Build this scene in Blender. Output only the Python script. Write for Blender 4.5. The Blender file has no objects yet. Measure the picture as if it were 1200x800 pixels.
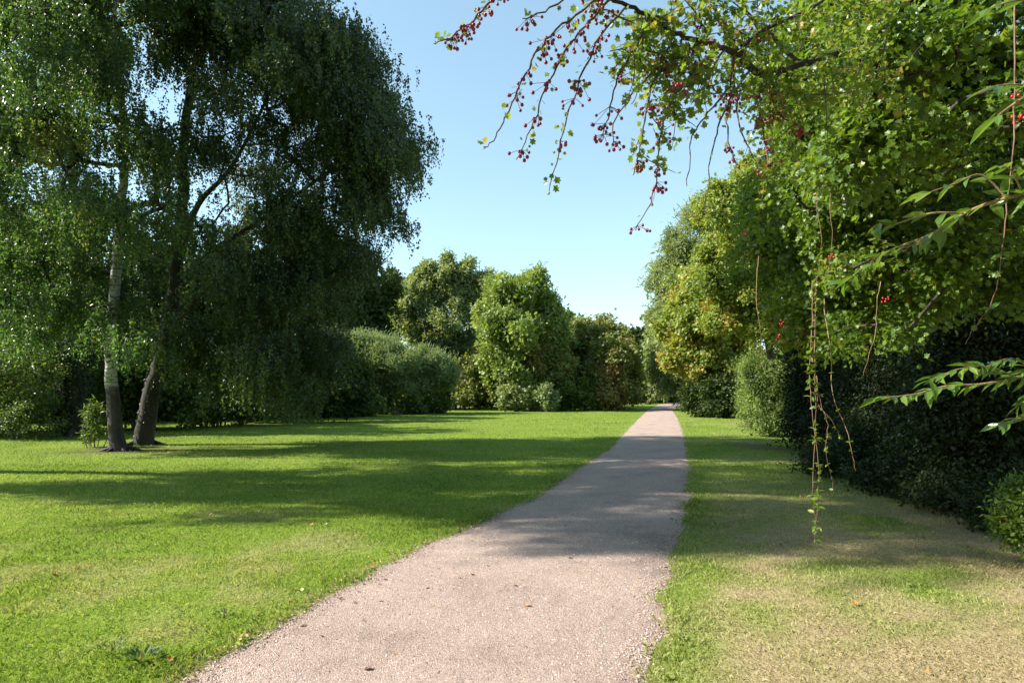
import bpy, math, random
import numpy as np
from mathutils import Vector, Matrix

C = bpy.context.scene
COL = C.collection
F = 720.0; PITCH = math.atan(60/720.0); CAMZ = 1.6
SUN_EL = math.radians(36); SUN_AZ = math.radians(-94)      # azimuth from +Y towards +X
SUNV = np.array([math.sin(SUN_AZ)*math.cos(SUN_EL), math.cos(SUN_AZ)*math.cos(SUN_EL), math.sin(SUN_EL)])

# ------------------------------------------------------------------ measuring helpers
def ray(px, py):
    x = (px-600)/F; u = (400-py)/F
    return np.array([x, math.cos(PITCH)-u*math.sin(PITCH), math.sin(PITCH)+u*math.cos(PITCH)])
def at(px, py, D):
    r = ray(px, py); return r*(D/r[1]) + np.array([0, 0, CAMZ])
def gnd(px, py):
    r = ray(px, py); return r*(-CAMZ/r[2]) + np.array([0, 0, CAMZ])

def vnoise(x, y, seed=0):
    xi = np.floor(x).astype(np.int64); yi = np.floor(y).astype(np.int64)
    fx = x-xi; fy = y-yi; fx = fx*fx*(3-2*fx); fy = fy*fy*(3-2*fy)
    def h(a, b):
        n = (a*374761393 + b*668265263 + seed*1442695041) & 0x7fffffff
        n = ((n ^ (n >> 13))*1274126177) & 0x7fffffff
        return ((n ^ (n >> 16)) & 0xffff)/65535.0
    return (h(xi, yi)*(1-fx)+h(xi+1, yi)*fx)*(1-fy)+(h(xi, yi+1)*(1-fx)+h(xi+1, yi+1)*fx)*fy
def fbm(x, y, seed=0, o=4):
    s = 0; a = .5; t = 0
    for i in range(o):
        s = s+a*vnoise(x*2**i, y*2**i, seed+i*17); t += a; a *= .5
    return s/t
def height(x, y):
    r2 = x*x+y*y
    return (vnoise(x*.28+3, y*.28, 5)-.5)*.10*np.exp(-r2/1400.0)

# ------------------------------------------------------------------ mesh helpers
def mesh_np(name, verts, faces_idx, faces_n, mat, parent=None, attrs=None, smooth=False):
    """faces_idx flat loop vertex indices, faces_n array of loop counts."""
    me = bpy.data.meshes.new(name)
    verts = np.asarray(verts, np.float32); fi = np.asarray(faces_idx, np.int32).ravel(); fn = np.asarray(faces_n, np.int32)
    me.vertices.add(len(verts)); me.vertices.foreach_set('co', verts.ravel())
    me.loops.add(len(fi)); me.loops.foreach_set('vertex_index', fi)
    me.polygons.add(len(fn))
    st = np.concatenate([[0], np.cumsum(fn)[:-1]]).astype(np.int32)
    me.polygons.foreach_set('loop_start', st)
    me.update(calc_edges=True)
    me.polygons.foreach_set('use_smooth', np.full(len(fn), smooth))
    for k, v in (attrs or {}).items():
        v = np.asarray(v, np.float32)
        a = me.attributes.new(k, 'FLOAT', 'FACE' if len(v) == len(fn) else 'POINT')
        a.data.foreach_set('value', v)
    me.materials.append(mat)
    o = bpy.data.objects.new(name, me); COL.objects.link(o)
    if parent: o.parent = parent
    return o

class MB:
    """collects tubes / leaves and builds one mesh"""
    def __init__(s): s.v = []; s.f = []; s.n = []; s.a = []; s.k = 0
    def add(s, v, f, val=0.5):
        v = np.asarray(v, float).reshape(-1, 3)
        f = np.asarray(f, np.int64)
        s.v.append(v); s.f.append((f+s.k).ravel()); s.n.append(np.full(len(f), f.shape[1]))
        s.a.append(np.broadcast_to(np.asarray(val, float), (len(f),))); s.k += len(v)
    def tube(s, pts, rad, sides=8, val=.5, wob=0, rng=None):
        pts = np.asarray(pts, float); n = len(pts)
        t = np.gradient(pts, axis=0); t /= np.linalg.norm(t, axis=1)[:, None]+1e-9
        ref = np.array([0, 1., 0.2]) if abs(t[0][2]) > .8 else np.array([0, 0, 1.])
        a = np.cross(t, ref); a /= np.linalg.norm(a, axis=1)[:, None]+1e-9
        b = np.cross(t, a)
        th = np.linspace(0, 2*np.pi, sides, endpoint=False)
        rad = np.broadcast_to(np.asarray(rad, float), (n,))
        R = rad[:, None]*np.ones((n, sides))
        if wob: R = R*(1+wob*(rng.random((n, sides))-.5))
        v = pts[:, None, :]+R[:, :, None]*(np.cos(th)[None, :, None]*a[:, None, :]+np.sin(th)[None, :, None]*b[:, None, :])
        i = np.arange(n-1)[:, None]; j = np.arange(sides)[None, :]; j2 = (j+1) % sides
        q = np.stack([i*sides+j, i*sides+j2, (i+1)*sides+j2, (i+1)*sides+j], -1).reshape(-1, 4)
        s.add(v.reshape(-1, 3), q, val)
        s.add(v[-1], np.arange(sides)[None, :], val)
    def leaves(s, pos, d, nrm, size, hue, shape):
        V, Fc = LEAF[shape]
        d = d/(np.linalg.norm(d, axis=1)[:, None]+1e-9)
        nrm = nrm-(nrm*d).sum(1)[:, None]*d; nrm /= np.linalg.norm(nrm, axis=1)[:, None]+1e-9
        sd = np.cross(d, nrm); size = np.broadcast_to(size, (len(pos),))[:, None, None]
        v = pos[:, None, :]+size*(V[None, :, 0:1]*sd[:, None, :]+V[None, :, 1:2]*d[:, None, :]+V[None, :, 2:3]*nrm[:, None, :])
        k = len(V); base = (np.arange(len(pos))*k)
        for f in Fc:
            s.f.append((base[:, None]+np.array(f)[None, :]+s.k).ravel()); s.n.append(np.full(len(pos), len(f))); s.a.append(np.asarray(hue, float))
        s.v.append(v.reshape(-1, 3)); s.k += len(pos)*k
    def build(s, name, mat, parent=None, origin=None, smooth=False, attr='hue'):
        v = np.concatenate(s.v)
        if origin is not None: v = v-np.asarray(origin)[None, :]
        return mesh_np(name, v, np.concatenate(s.f), np.concatenate(s.n), mat, parent, {attr: np.concatenate(s.a)}, smooth)

def _L(v, f): return (np.array(v, float), f)
LEAF = {
 'rhomb': _L([(0,0,0),(.36,.42,.06),(0,1,-.05),(-.36,.42,.06)], [(0,1,2,3)]),
 'oval': _L([(0,0,0),(.24,.25,.05),(.25,.6,.04),(0,1,-.1),(-.25,.6,.04),(-.24,.25,.05),(0,.45,0)], [(0,1,2,6),(6,2,3),(6,3,4),(0,6,4,5)]),
 'lance': _L([(0,0,0),(.15,.25,.04),(.16,.55,.03),(0,1,-.12),(-.16,.55,.03),(-.15,.25,.04),(0,.45,0)], [(0,1,2,6),(6,2,3),(6,3,4),(0,6,4,5)]),
 'narrow': _L([(0,0,0),(.1,.4,.02),(0,1,-.08),(-.1,.4,.02)], [(0,1,2,3)]),
 'haw': _L([(0,0,0),(.12,.25,.02),(.45,.42,.08),(.28,.55,.03),(.38,.78,.07),(.12,.8,.02),(0,1.05,-.05),(-.12,.8,.02),(-.38,.78,.07),(-.28,.55,.03),(-.45,.42,.08),(-.12,.25,.02),(0,.5,-.02)],
   [(0,1,12,11),(1,2,3,12),(3,4,5,12),(5,6,7,12),(7,8,9,12),(9,10,11,12)]),
 'clump': _L([(0,0,0),(.5,.15,.12),(.3,.5,.0),(.55,.85,.1),(.05,.75,-.05),(-.2,1.1,.06),(-.4,.62,.1),(-.15,.45,-.04),(-.5,.25,.06)],
   [(0,1,2,7),(2,3,4,7),(4,5,6,7),(0,7,8)]),
 'pinnate': _L([(0,0,0),(.32,.2,.03),(.05,.3,0),(.4,.5,.03),(.05,.55,0),(.3,.85,.02),(0,1.1,-.05),(-.3,.85,.02),(-.05,.55,0),(-.4,.5,.03),(-.05,.3,0),(-.32,.2,.03)],
   [(0,1,2,10,11),(2,3,4,8,9,10),(4,5,6,7,8)]),
}
def tag(o, label=None, cat=None, group=None, kind=None):
    if label: o['label'] = label
    if cat: o['category'] = cat
    if group: o['group'] = group
    if kind: o['kind'] = kind
    return o
def empty(name, loc):
    o = bpy.data.objects.new(name, None); COL.objects.link(o); o.location = [float(c) for c in loc]; o.empty_display_size = .2
    return o

# ------------------------------------------------------------------ materials
def newmat(name):
    m = bpy.data.materials.new(name); m.use_nodes = True; nt = m.node_tree; nt.nodes.clear()
    return m, nt, nt.nodes, nt.links
def ramp(N, stops, interp='LINEAR'):
    r = N.new('ShaderNodeValToRGB'); cr = r.color_ramp; cr.interpolation = interp
    while len(cr.elements) > 1: cr.elements.remove(cr.elements[-1])
    cr.elements[0].position = stops[0][0]; cr.elements[0].color = (*stops[0][1], 1)
    for p, c in stops[1:]:
        e = cr.elements.new(p); e.color = (*c, 1)
    return r
def leafmat(name, stops, trans=.38, rough=.45, spec=.4, attr='hue', boost=(1.7,1.6,.6)):
    m, nt, N, L = newmat(name)
    out = N.new('ShaderNodeOutputMaterial'); at_ = N.new('ShaderNodeAttribute'); at_.attribute_name = attr
    r = ramp(N, stops); L.new(at_.outputs['Fac'], r.inputs[0])
    p = N.new('ShaderNodeBsdfPrincipled'); L.new(r.outputs[0], p.inputs['Base Color'])
    p.inputs['Roughness'].default_value = rough; p.inputs['Specular IOR Level'].default_value = spec
    tr = N.new('ShaderNodeBsdfTranslucent')
    mu = N.new('ShaderNodeVectorMath'); mu.operation = 'MULTIPLY'; L.new(r.outputs[0], mu.inputs[0]); mu.inputs[1].default_value = boost
    L.new(mu.outputs[0], tr.inputs['Color'])
    mx = N.new('ShaderNodeMixShader'); mx.inputs[0].default_value = trans
    L.new(p.outputs[0], mx.inputs[1]); L.new(tr.outputs[0], mx.inputs[2]); L.new(mx.outputs[0], out.inputs[0])
    return m
def barkmat(name, c1, c2, scale=6, stretch=.25, bump=.5):
    m, nt, N, L = newmat(name)
    out = N.new('ShaderNodeOutputMaterial'); p = N.new('ShaderNodeBsdfPrincipled'); p.inputs['Roughness'].default_value = .9
    tc = N.new('ShaderNodeTexCoord'); mp = N.new('ShaderNodeMapping'); mp.inputs['Scale'].default_value = (1, 1, stretch)
    L.new(tc.outputs['Object'], mp.inputs[0])
    n = N.new('ShaderNodeTexNoise'); n.inputs['Scale'].default_value = scale; n.inputs['Detail'].default_value = 8; n.inputs['Roughness'].default_value = .65
    L.new(mp.outputs[0], n.inputs['Vector'])
    r = ramp(N, [(.35, c1), (.65, c2)]); L.new(n.outputs[0], r.inputs[0]); L.new(r.outputs[0], p.inputs['Base Color'])
    b = N.new('ShaderNodeBump'); b.inputs['Strength'].default_value = bump; b.inputs['Distance'].default_value = .03
    L.new(n.outputs[0], b.inputs['Height']); L.new(b.outputs[0], p.inputs['Normal']); L.new(p.outputs[0], out.inputs[0])
    return m
def birchbark():
    m, nt, N, L = newmat('birch_bark')
    out = N.new('ShaderNodeOutputMaterial'); p = N.new('ShaderNodeBsdfPrincipled'); p.inputs['Roughness'].default_value = .75
    tc = N.new('ShaderNodeTexCoord'); mp = N.new('ShaderNodeMapping'); mp.inputs['Scale'].default_value = (1.5, 1.5, 9)
    L.new(tc.outputs['Object'], mp.inputs[0])
    n = N.new('ShaderNodeTexNoise'); n.inputs['Scale'].default_value = 2.2; n.inputs['Detail'].default_value = 6; L.new(mp.outputs[0], n.inputs['Vector'])
    r = ramp(N, [(.38, (.05,.045,.04)), (.47, (.34,.32,.28)), (.75, (.52,.5,.45))]); L.new(n.outputs[0], r.inputs[0])
    n2 = N.new('ShaderNodeTexNoise'); n2.inputs['Scale'].default_value = 5; n2.inputs['Detail'].default_value = 8; L.new(tc.outputs['Object'], n2.inputs['Vector'])
    r2 = ramp(N, [(.35, (.018,.014,.011)), (.7, (.06,.048,.038))]); L.new(n2.outputs[0], r2.inputs[0])
    sx = N.new('ShaderNodeSeparateXYZ'); L.new(tc.outputs['Object'], sx.inputs[0])
    ad = N.new('ShaderNodeMath'); ad.operation = 'MULTIPLY_ADD'; L.new(n2.outputs[0], ad.inputs[0]); ad.inputs[1].default_value = .5; L.new(sx.outputs[2], ad.inputs[2])
    mr = N.new('ShaderNodeMapRange'); mr.inputs[1].default_value = 1.9; mr.inputs[2].default_value = 2.15; L.new(ad.outputs[0], mr.inputs[0])
    mx = N.new('ShaderNodeMix'); mx.data_type = 'RGBA'; L.new(mr.outputs[0], mx.inputs[0]); L.new(r2.outputs[0], mx.inputs[6]); L.new(r.outputs[0], mx.inputs[7])
    L.new(mx.outputs[2], p.inputs['Base Color'])
    b = N.new('ShaderNodeBump'); b.inputs['Strength'].default_value = .6; b.inputs['Distance'].default_value = .03
    L.new(n2.outputs[0], b.inputs['Height']); L.new(b.outputs[0], p.inputs['Normal']); L.new(p.outputs[0], out.inputs[0])
    return m
def plain(name, c, rough=.5, spec=.5):
    m, nt, N, L = newmat(name)
    out = N.new('ShaderNodeOutputMaterial'); p = N.new('ShaderNodeBsdfPrincipled')
    n = N.new('ShaderNodeTexNoise'); n.inputs['Scale'].default_value = 60; n.inputs['Detail'].default_value = 3
    tc = N.new('ShaderNodeTexCoord'); L.new(tc.outputs['Object'], n.inputs['Vector'])
    r = ramp(N, [(.3, tuple(x*.65 for x in c)), (.7, tuple(x*1.25 for x in c))]); L.new(n.outputs[0], r.inputs[0]); L.new(r.outputs[0], p.inputs['Base Color'])
    p.inputs['Roughness'].default_value = rough; p.inputs['Specular IOR Level'].default_value = spec; L.new(p.outputs[0], out.inputs[0])
    return m

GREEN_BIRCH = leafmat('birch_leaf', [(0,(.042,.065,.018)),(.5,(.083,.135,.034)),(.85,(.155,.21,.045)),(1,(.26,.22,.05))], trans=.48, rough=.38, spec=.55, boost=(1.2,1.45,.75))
GREEN_BIRCH_SHADE = leafmat('birch_shade_leaf', [(0,(.022,.042,.016)),(.5,(.045,.078,.022)),(1,(.11,.15,.03))], trans=.38, rough=.34, spec=.55)  # darker copy of birch leaf; the crown's unlit side is in the colour
GREEN_ASH = leafmat('ash_leaf', [(0,(.09,.14,.038)),(.5,(.18,.245,.062)),(1,(.26,.32,.09))], trans=.4)
GREEN_GREY = leafmat('grey_green_leaf', [(0,(.115,.15,.06)),(.5,(.2,.25,.1)),(1,(.28,.33,.145))], trans=.38, rough=.5)
GREEN_WILLOW = leafmat('willow_leaf', [(0,(.11,.16,.065)),(.5,(.19,.255,.12)),(1,(.28,.34,.18))], trans=.35, rough=.5)
GREEN_HEDGE_SHADE = leafmat('hedge_shade_leaf', [(0,(.010,.018,.005)),(.5,(.02,.034,.008)),(1,(.045,.065,.014))], trans=.25, rough=.55, spec=.25)  # shade under the hawthorn is put into this darker leaf colour
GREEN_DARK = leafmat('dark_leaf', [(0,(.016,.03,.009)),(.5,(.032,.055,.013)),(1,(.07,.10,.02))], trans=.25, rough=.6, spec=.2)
GREEN_SHRUB = leafmat('shrub_leaf', [(0,(.042,.075,.018)),(.5,(.085,.135,.028)),(1,(.16,.21,.045))], trans=.35)
GREEN_OLIVE = leafmat('olive_leaf', [(0,(.085,.115,.035)),(.5,(.17,.2,.056)),(.8,(.22,.225,.066)),(1,(.22,.15,.07))], trans=.38)
AUTUMN = leafmat('autumn_leaf', [(0,(.12,.17,.035)),(.5,(.2,.265,.05)),(.75,(.3,.3,.07)),(.92,(.36,.28,.07)),(1,(.36,.22,.07))], trans=.4)
GREEN_TALL = leafmat('field_maple_leaf', [(0,(.09,.14,.025)),(.5,(.19,.245,.042)),(.85,(.26,.3,.055)),(1,(.25,.16,.05))], trans=.4)
GREEN_HAW = leafmat('hawthorn_leaf', [(0,(.045,.09,.014)),(.5,(.1,.175,.022)),(.85,(.17,.24,.03)),(.96,(.24,.26,.04)),(1,(.27,.2,.04))], trans=.45, rough=.4, spec=.5)
GREEN_GLOSS = leafmat('glossy_leaf', [(0,(.045,.095,.022)),(.5,(.085,.165,.032)),(1,(.15,.23,.045))], trans=.42, rough=.3, spec=.6)
GREEN_IVY = leafmat('ivy_leaf', [(0,(.014,.03,.012)),(1,(.04,.07,.02))], trans=.15, rough=.5, spec=.3)
BROWN_TUFT = leafmat('brown_leaf', [(0,(.04,.05,.016)),(.5,(.10,.075,.03)),(1,(.17,.085,.045))], trans=.25)
DOCK = leafmat('dock_leaf', [(0,(.03,.065,.025)),(.6,(.07,.12,.04)),(1,(.14,.2,.03))], trans=.35, rough=.5, spec=.4)
BARK_BIRCH = birchbark()
BARK_DARK = barkmat('dark_bark', (.014,.011,.008), (.055,.044,.034))
BARK_GREY = barkmat('grey_bark', (.05,.042,.034), (.16,.14,.115))
BARK_TWIG = barkmat('twig_bark', (.05,.035,.025), (.15,.11,.075), scale=30)
BARK_RED = barkmat('bramble_bark', (.10,.05,.04), (.24,.14,.09), scale=30)
BARK_TAN = barkmat('tan_stem_bark', (.16,.1,.05), (.32,.23,.11), scale=30)
BERRY = plain('red_haw', (.20,.008,.018), .3, .6)
BERRY_RED = plain('bright_red_berry', (.42,.015,.02), .25, .6)

def groundmat():
    m, nt, N, L = newmat('grass_ground')
    out = N.new('ShaderNodeOutputMaterial'); p = N.new('ShaderNodeBsdfPrincipled'); p.inputs['Roughness'].default_value = 1; p.inputs['Specular IOR Level'].default_value = .1
    tc = N.new('ShaderNodeTexCoord')
    n = N.new('ShaderNodeTexNoise'); n.inputs['Scale'].default_value = 14; n.inputs['Detail'].default_value = 9; n.inputs['Roughness'].default_value = .7; L.new(tc.outputs['Object'], n.inputs['Vector'])
    g = ramp(N, [(.25,(.07,.11,.013)),(.5,(.135,.2,.02)),(.75,(.2,.265,.035))]); L.new(n.outputs[0], g.inputs[0])
    d = ramp(N, [(.25,(.15,.11,.06)),(.5,(.27,.21,.115)),(.75,(.4,.32,.19))]); L.new(n.outputs[0], d.inputs[0])
    s = ramp(N, [(.25,(.05,.032,.022)),(.75,(.13,.09,.058))]); L.new(n.outputs[0], s.inputs[0])
    a = N.new('ShaderNodeAttribute'); a.attribute_name = 'dry'; b = N.new('ShaderNodeAttribute'); b.attribute_name = 'soil'
    m1 = N.new('ShaderNodeMix'); m1.data_type = 'RGBA'; L.new(a.outputs['Fac'], m1.inputs[0]); L.new(g.outputs[0], m1.inputs[6]); L.new(d.outputs[0], m1.inputs[7])
    m2 = N.new('ShaderNodeMix'); m2.data_type = 'RGBA'; L.new(b.outputs['Fac'], m2.inputs[0]); L.new(m1.outputs[2], m2.inputs[6]); L.new(s.outputs[0], m2.inputs[7])
    L.new(m2.outputs[2], p.inputs['Base Color'])
    n2 = N.new('ShaderNodeTexNoise'); n2.inputs['Scale'].default_value = 40; n2.inputs['Detail'].default_value = 6; L.new(tc.outputs['Object'], n2.inputs['Vector'])
    bp = N.new('ShaderNodeBump'); bp.inputs['Strength'].default_value = .8; bp.inputs['Distance'].default_value = .03; L.new(n2.outputs[0], bp.inputs['Height'])
    L.new(bp.outputs[0], p.inputs['Normal']); L.new(p.outputs[0], out.inputs[0])
    return m
def pathmat():
    m, nt, N, L = newmat('red_gravel')
    out = N.new('ShaderNodeOutputMaterial'); p = N.new('ShaderNodeBsdfPrincipled'); p.inputs['Roughness'].default_value = .95; p.inputs['Specular IOR Level'].default_value = .2
    tc = N.new('ShaderNodeTexCoord')
    v = N.new('ShaderNodeTexVoronoi'); v.inputs['Scale'].default_value = 150; L.new(tc.outputs['Object'], v.inputs['Vector'])
    n = N.new('ShaderNodeTexNoise'); n.inputs['Scale'].default_value = 130; n.inputs['Detail'].default_value = 5; L.new(tc.outputs['Object'], n.inputs['Vector'])
    n3 = N.new('ShaderNodeTexNoise'); n3.inputs['Scale'].default_value = 1.1; n3.inputs['Detail'].default_value = 7; n3.inputs['Roughness'].default_value = .65; L.new(tc.outputs['Object'], n3.inputs['Vector'])
    sh = N.new('ShaderNodeSeparateColor'); L.new(v.outputs['Color'], sh.inputs[0])
    r = ramp(N, [(0,(.25,.178,.146)),(.4,(.4,.305,.257)),(.8,(.465,.365,.317)),(1,(.55,.475,.42))]); L.new(sh.outputs[0], r.inputs[0])
    r3 = ramp(N, [(.3,(.68,.64,.62)),(.45,(.95,.92,.9)),(.7,(1.12,1.1,1.06))]); L.new(n3.outputs[0], r3.inputs[0])
    rn = ramp(N, [(.3,(.72,.7,.69)),(.65,(1.08,1.08,1.08))]); L.new(n.outputs[0], rn.inputs[0])
    m1 = N.new('ShaderNodeVectorMath'); m1.operation = 'MULTIPLY'; L.new(r.outputs[0], m1.inputs[0]); L.new(r3.outputs[0], m1.inputs[1])
    m2 = N.new('ShaderNodeVectorMath'); m2.operation = 'MULTIPLY'; L.new(m1.outputs[0], m2.inputs[0]); L.new(rn.outputs[0], m2.inputs[1])
    L.new(m2.outputs[0], p.inputs['Base Color'])
    ad = N.new('ShaderNodeMath'); ad.operation = 'SUBTRACT'; L.new(n.outputs[0], ad.inputs[0]); L.new(v.outputs['Distance'], ad.inputs[1])
    bp = N.new('ShaderNodeBump'); bp.inputs['Strength'].default_value = .9; bp.inputs['Distance'].default_value = .008; L.new(ad.outputs[0], bp.inputs['Height'])
    n4 = N.new('ShaderNodeTexNoise'); n4.inputs['Scale'].default_value = 9; n4.inputs['Detail'].default_value = 5; L.new(tc.outputs['Object'], n4.inputs['Vector'])
    b2 = N.new('ShaderNodeBump'); b2.inputs['Strength'].default_value = .6; b2.inputs['Distance'].default_value = .03; L.new(n4.outputs[0], b2.inputs['Height']); L.new(bp.outputs[0], b2.inputs['Normal'])
    L.new(b2.outputs[0], p.inputs['Normal']); L.new(p.outputs[0], out.inputs[0])
    return m
def grassmat():
    m, nt, N, L = newmat('grass_blade')
    out = N.new('ShaderNodeOutputMaterial')
    a = N.new('ShaderNodeAttribute'); a.attribute_name = 'rnd'; b = N.new('ShaderNodeAttribute'); b.attribute_name = 'dry'
    g = ramp(N, [(0,(.07,.12,.022)),(.35,(.13,.205,.03)),(.7,(.2,.275,.045)),(1,(.29,.35,.1))]); L.new(a.outputs['Fac'], g.inputs[0])
    d = ramp(N, [(0,(.2,.14,.07)),(.5,(.36,.28,.15)),(1,(.5,.42,.26))]); L.new(a.outputs['Fac'], d.inputs[0])
    m1 = N.new('ShaderNodeMix'); m1.data_type = 'RGBA'; L.new(b.outputs['Fac'], m1.inputs[0]); L.new(g.outputs[0], m1.inputs[6]); L.new(d.outputs[0], m1.inputs[7])
    p = N.new('ShaderNodeBsdfPrincipled'); p.inputs['Roughness'].default_value = .5; p.inputs['Specular IOR Level'].default_value = .35; L.new(m1.outputs[2], p.inputs['Base Color'])
    t = N.new('ShaderNodeBsdfTranslucent'); mu = N.new('ShaderNodeVectorMath'); mu.operation = 'MULTIPLY'; mu.inputs[1].default_value = (1.35,1.35,.7)
    L.new(m1.outputs[2], mu.inputs[0]); L.new(mu.outputs[0], t.inputs['Color'])
    mx = N.new('ShaderNodeMixShader'); mx.inputs[0].default_value = .4; L.new(p.outputs[0], mx.inputs[1]); L.new(t.outputs[0], mx.inputs[2]); L.new(mx.outputs[0], out.inputs[0])
    return m

# ------------------------------------------------------------------ camera, sky, sun
cam = bpy.data.cameras.new('camera'); co = bpy.data.objects.new('camera', cam); COL.objects.link(co); C.camera = co
cam.sensor_fit = 'HORIZONTAL'; cam.sensor_width = 36; cam.lens = 36*F/1200; cam.clip_end = 3000; cam.clip_start = .05
co.location = (0, 0, CAMZ); co.rotation_euler = (math.pi/2+PITCH, 0, 0)
w = bpy.data.worlds.new('World'); C.world = w; w.use_nodes = True
wn = w.node_tree.nodes; sky = wn.new('ShaderNodeTexSky'); sky.sky_type = 'NISHITA'; sky.sun_disc = False
sky.sun_elevation = SUN_EL; sky.sun_rotation = SUN_AZ % (2*math.pi); sky.air_density = 1.0; sky.dust_density = .25; sky.ozone_density = 1.0
tint = wn.new('ShaderNodeVectorMath'); tint.operation = 'MULTIPLY'; tint.inputs[1].default_value = (1.12, 1.12, 1.02)
w.node_tree.links.new(sky.outputs[0], tint.inputs[0]); gm = wn.new('ShaderNodeGamma'); gm.inputs[1].default_value = .7; w.node_tree.links.new(tint.outputs[0], gm.inputs[0])
gain = wn.new('ShaderNodeVectorMath'); gain.operation = 'MULTIPLY'; gain.inputs[1].default_value = (1.3, 1.5, 1.52); w.node_tree.links.new(gm.outputs[0], gain.inputs[0])
w.node_tree.links.new(gain.outputs[0], wn['Background'].inputs[0]); wn['Background'].inputs[1].default_value = .107
sl = bpy.data.lights.new('sun', 'SUN'); sl.energy = 5.0; sl.angle = math.radians(.5); sl.color = (1, .95, .86)
so = bpy.data.objects.new('sun', sl); COL.objects.link(so); so.location = (-30, 15, 40)
so.rotation_euler = Vector(SUNV).to_track_quat('Z', 'Y').to_euler()
C.view_settings.view_transform = 'Standard'; C.view_settings.look = 'None'; C.view_settings.gamma = 1; C.view_settings.exposure = 1.36
C.render.engine = 'CYCLES'

# ------------------------------------------------------------------ ground, path
LE = [(195,800),(300,745),(400,690),(480,650),(560,615),(620,585),(680,550),(715,525),(735,505),(749,490),(760,480),(772,474),(797,469.5)]
RE = [(765,800),(763,765),(775,735),(772,700),(786,660),(798,620),(806,580),(807,550),(803,520),(798,500),(793,488),(788,481),(797,475),(803,472.5)]
le = np.array([gnd(*p) for p in LE]); re = np.array([gnd(*p) for p in RE])
le = np.vstack([[le[0][0]-1.9, -3, 0], le, [le[-1][0]+18, le[-1][1]+40, 0]]); re = np.vstack([[re[0][0]+.05, -3, 0], re, [le[-1][0]+2.6, le[-1][1], 0]])
def xl(Y): return np.interp(Y, le[:, 1], le[:, 0])+(fbm(Y*2.6, Y*0+3, 9, 5)-.5)*.16*np.minimum(1, 20/np.maximum(Y, 1))
def xr(Y): return np.interp(Y, re[:, 1], re[:, 0])+(fbm(Y*2.2, Y*0+8, 19, 5)-.5)*.24*np.minimum(1, 20/np.maximum(Y, 1))

BIRCH = gnd(140, 527)
def dry_soil(x, y):
    n = fbm(x*.9, y*.9, 31); n2 = fbm(x*2.8, y*2.8, 41)
    right = np.clip((x-xr(y))/0.6, 0, 1)
    near = np.clip((13-y)/6, 0, 1)
    dry = right*near*np.clip((n*1.0+n2*.8-.48)*2.1+.12*np.clip(x-2, 0, 3), 0, 1)
    dry = np.maximum(dry, right*(1-near)*np.clip((n-.5)*1.6, 0, .6))
    leftp = (1-right)*np.clip((n*.6+n2*.6-.56)*2.6, 0, .6)*np.clip((11-y)/6, .15, 1)
    dry = np.maximum(dry, leftp)
    # verge close to the path edges
    e = np.minimum(np.abs(x-xl(y)), np.abs(x-xr(y)))
    dry = np.maximum(dry, np.clip(1-e/.22, 0, 1)*.45*n2*1.3)
    d = np.hypot((x-BIRCH[0]-.4)/2.4, (y-BIRCH[1])/1.5)
    soil = np.clip((.95-d+(n2-.5)*1.8)*1.2, 0, 1)
    dd = np.hypot((x-7.3)/1.3, (y-18.5)/3.0); soil = np.maximum(soil, np.clip((1-dd+(n2-.5)*.9)*1.0, 0, .8))
    hd = np.clip((x-(4.6+.12*y))/1.0, 0, 1)*np.clip((22-y)/4, 0, 1)*np.clip((y-5.8)/1, 0, 1)
    soil = np.maximum(soil, hd*np.clip(n*1.7-.25, 0, 1))
    rk = np.exp(-((x+5.4)**2/.9+(y-4.9)**2/.01)); soil = np.maximum(soil, rk*.6)
    return dry, soil

def axis(lim, fine, d0):
    a = [0]; d = d0
    while a[-1] < lim:
        if a[-1] > fine: d *= 1.12
        a.append(a[-1]+d)
    return np.array(a)
ax = axis(700, 16, .25); gx = np.concatenate([-ax[:0:-1], ax])
ay = axis(900, 26, .25); gy = np.concatenate([-axis(60, 3, .4)[:0:-1], ay])
X, Y = np.meshgrid(gx, gy); nx, ny = len(gx), len(gy)
Zs = height(X, Y); dr, so_ = dry_soil(X, Y)
i = np.arange(ny-1)[:, None]; j = np.arange(nx-1)[None, :]
q = np.stack([i*nx+j, i*nx+j+1, (i+1)*nx+j+1, (i+1)*nx+j], -1).reshape(-1, 4)
g = mesh_np('ground', np.stack([X, Y, Zs], -1).reshape(-1, 3), q, np.full(len(q), 4), groundmat(), None, {'dry': dr.ravel(), 'soil': so_.ravel()}, True)
tag(g, 'mown green lawn with dry straw patches on both sides of the path', 'ground', kind='structure')

yy = np.concatenate([np.arange(-3, 25, .06), np.arange(25, 60, .3), np.arange(60, 155, 2)])
tt = np.linspace(0, 1, 13)
PX = xl(yy)[:, None]*(1-tt)+xr(yy)[:, None]*tt; PY = yy[:, None]+0*PX
crown = .025*(1-(2*tt-1)**2)[None, :]-.010*(np.abs(2*tt-1) > .99)[None, :]
PZ = height(PX, PY)+.008+crown*np.exp(-PY/40)
n_, m_ = PX.shape; i = np.arange(n_-1)[:, None]; j = np.arange(m_-1)[None, :]
q = np.stack([i*m_+j, i*m_+j+1, (i+1)*m_+j+1, (i+1)*m_+j], -1).reshape(-1, 4)
pth = mesh_np('path', np.stack([PX, PY, PZ], -1).reshape(-1, 3), q, np.full(len(q), 4), pathmat(), None, None, True)
tag(pth, 'reddish gravel footpath winding away across the grass', 'path', kind='structure')
def path_z(x, y):
    t = np.clip((x-xl(y))/(xr(y)-xl(y)), 0, 1)
    return height(x, y)+.008+.025*(1-(2*t-1)**2)*np.exp(-y/40)

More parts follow.
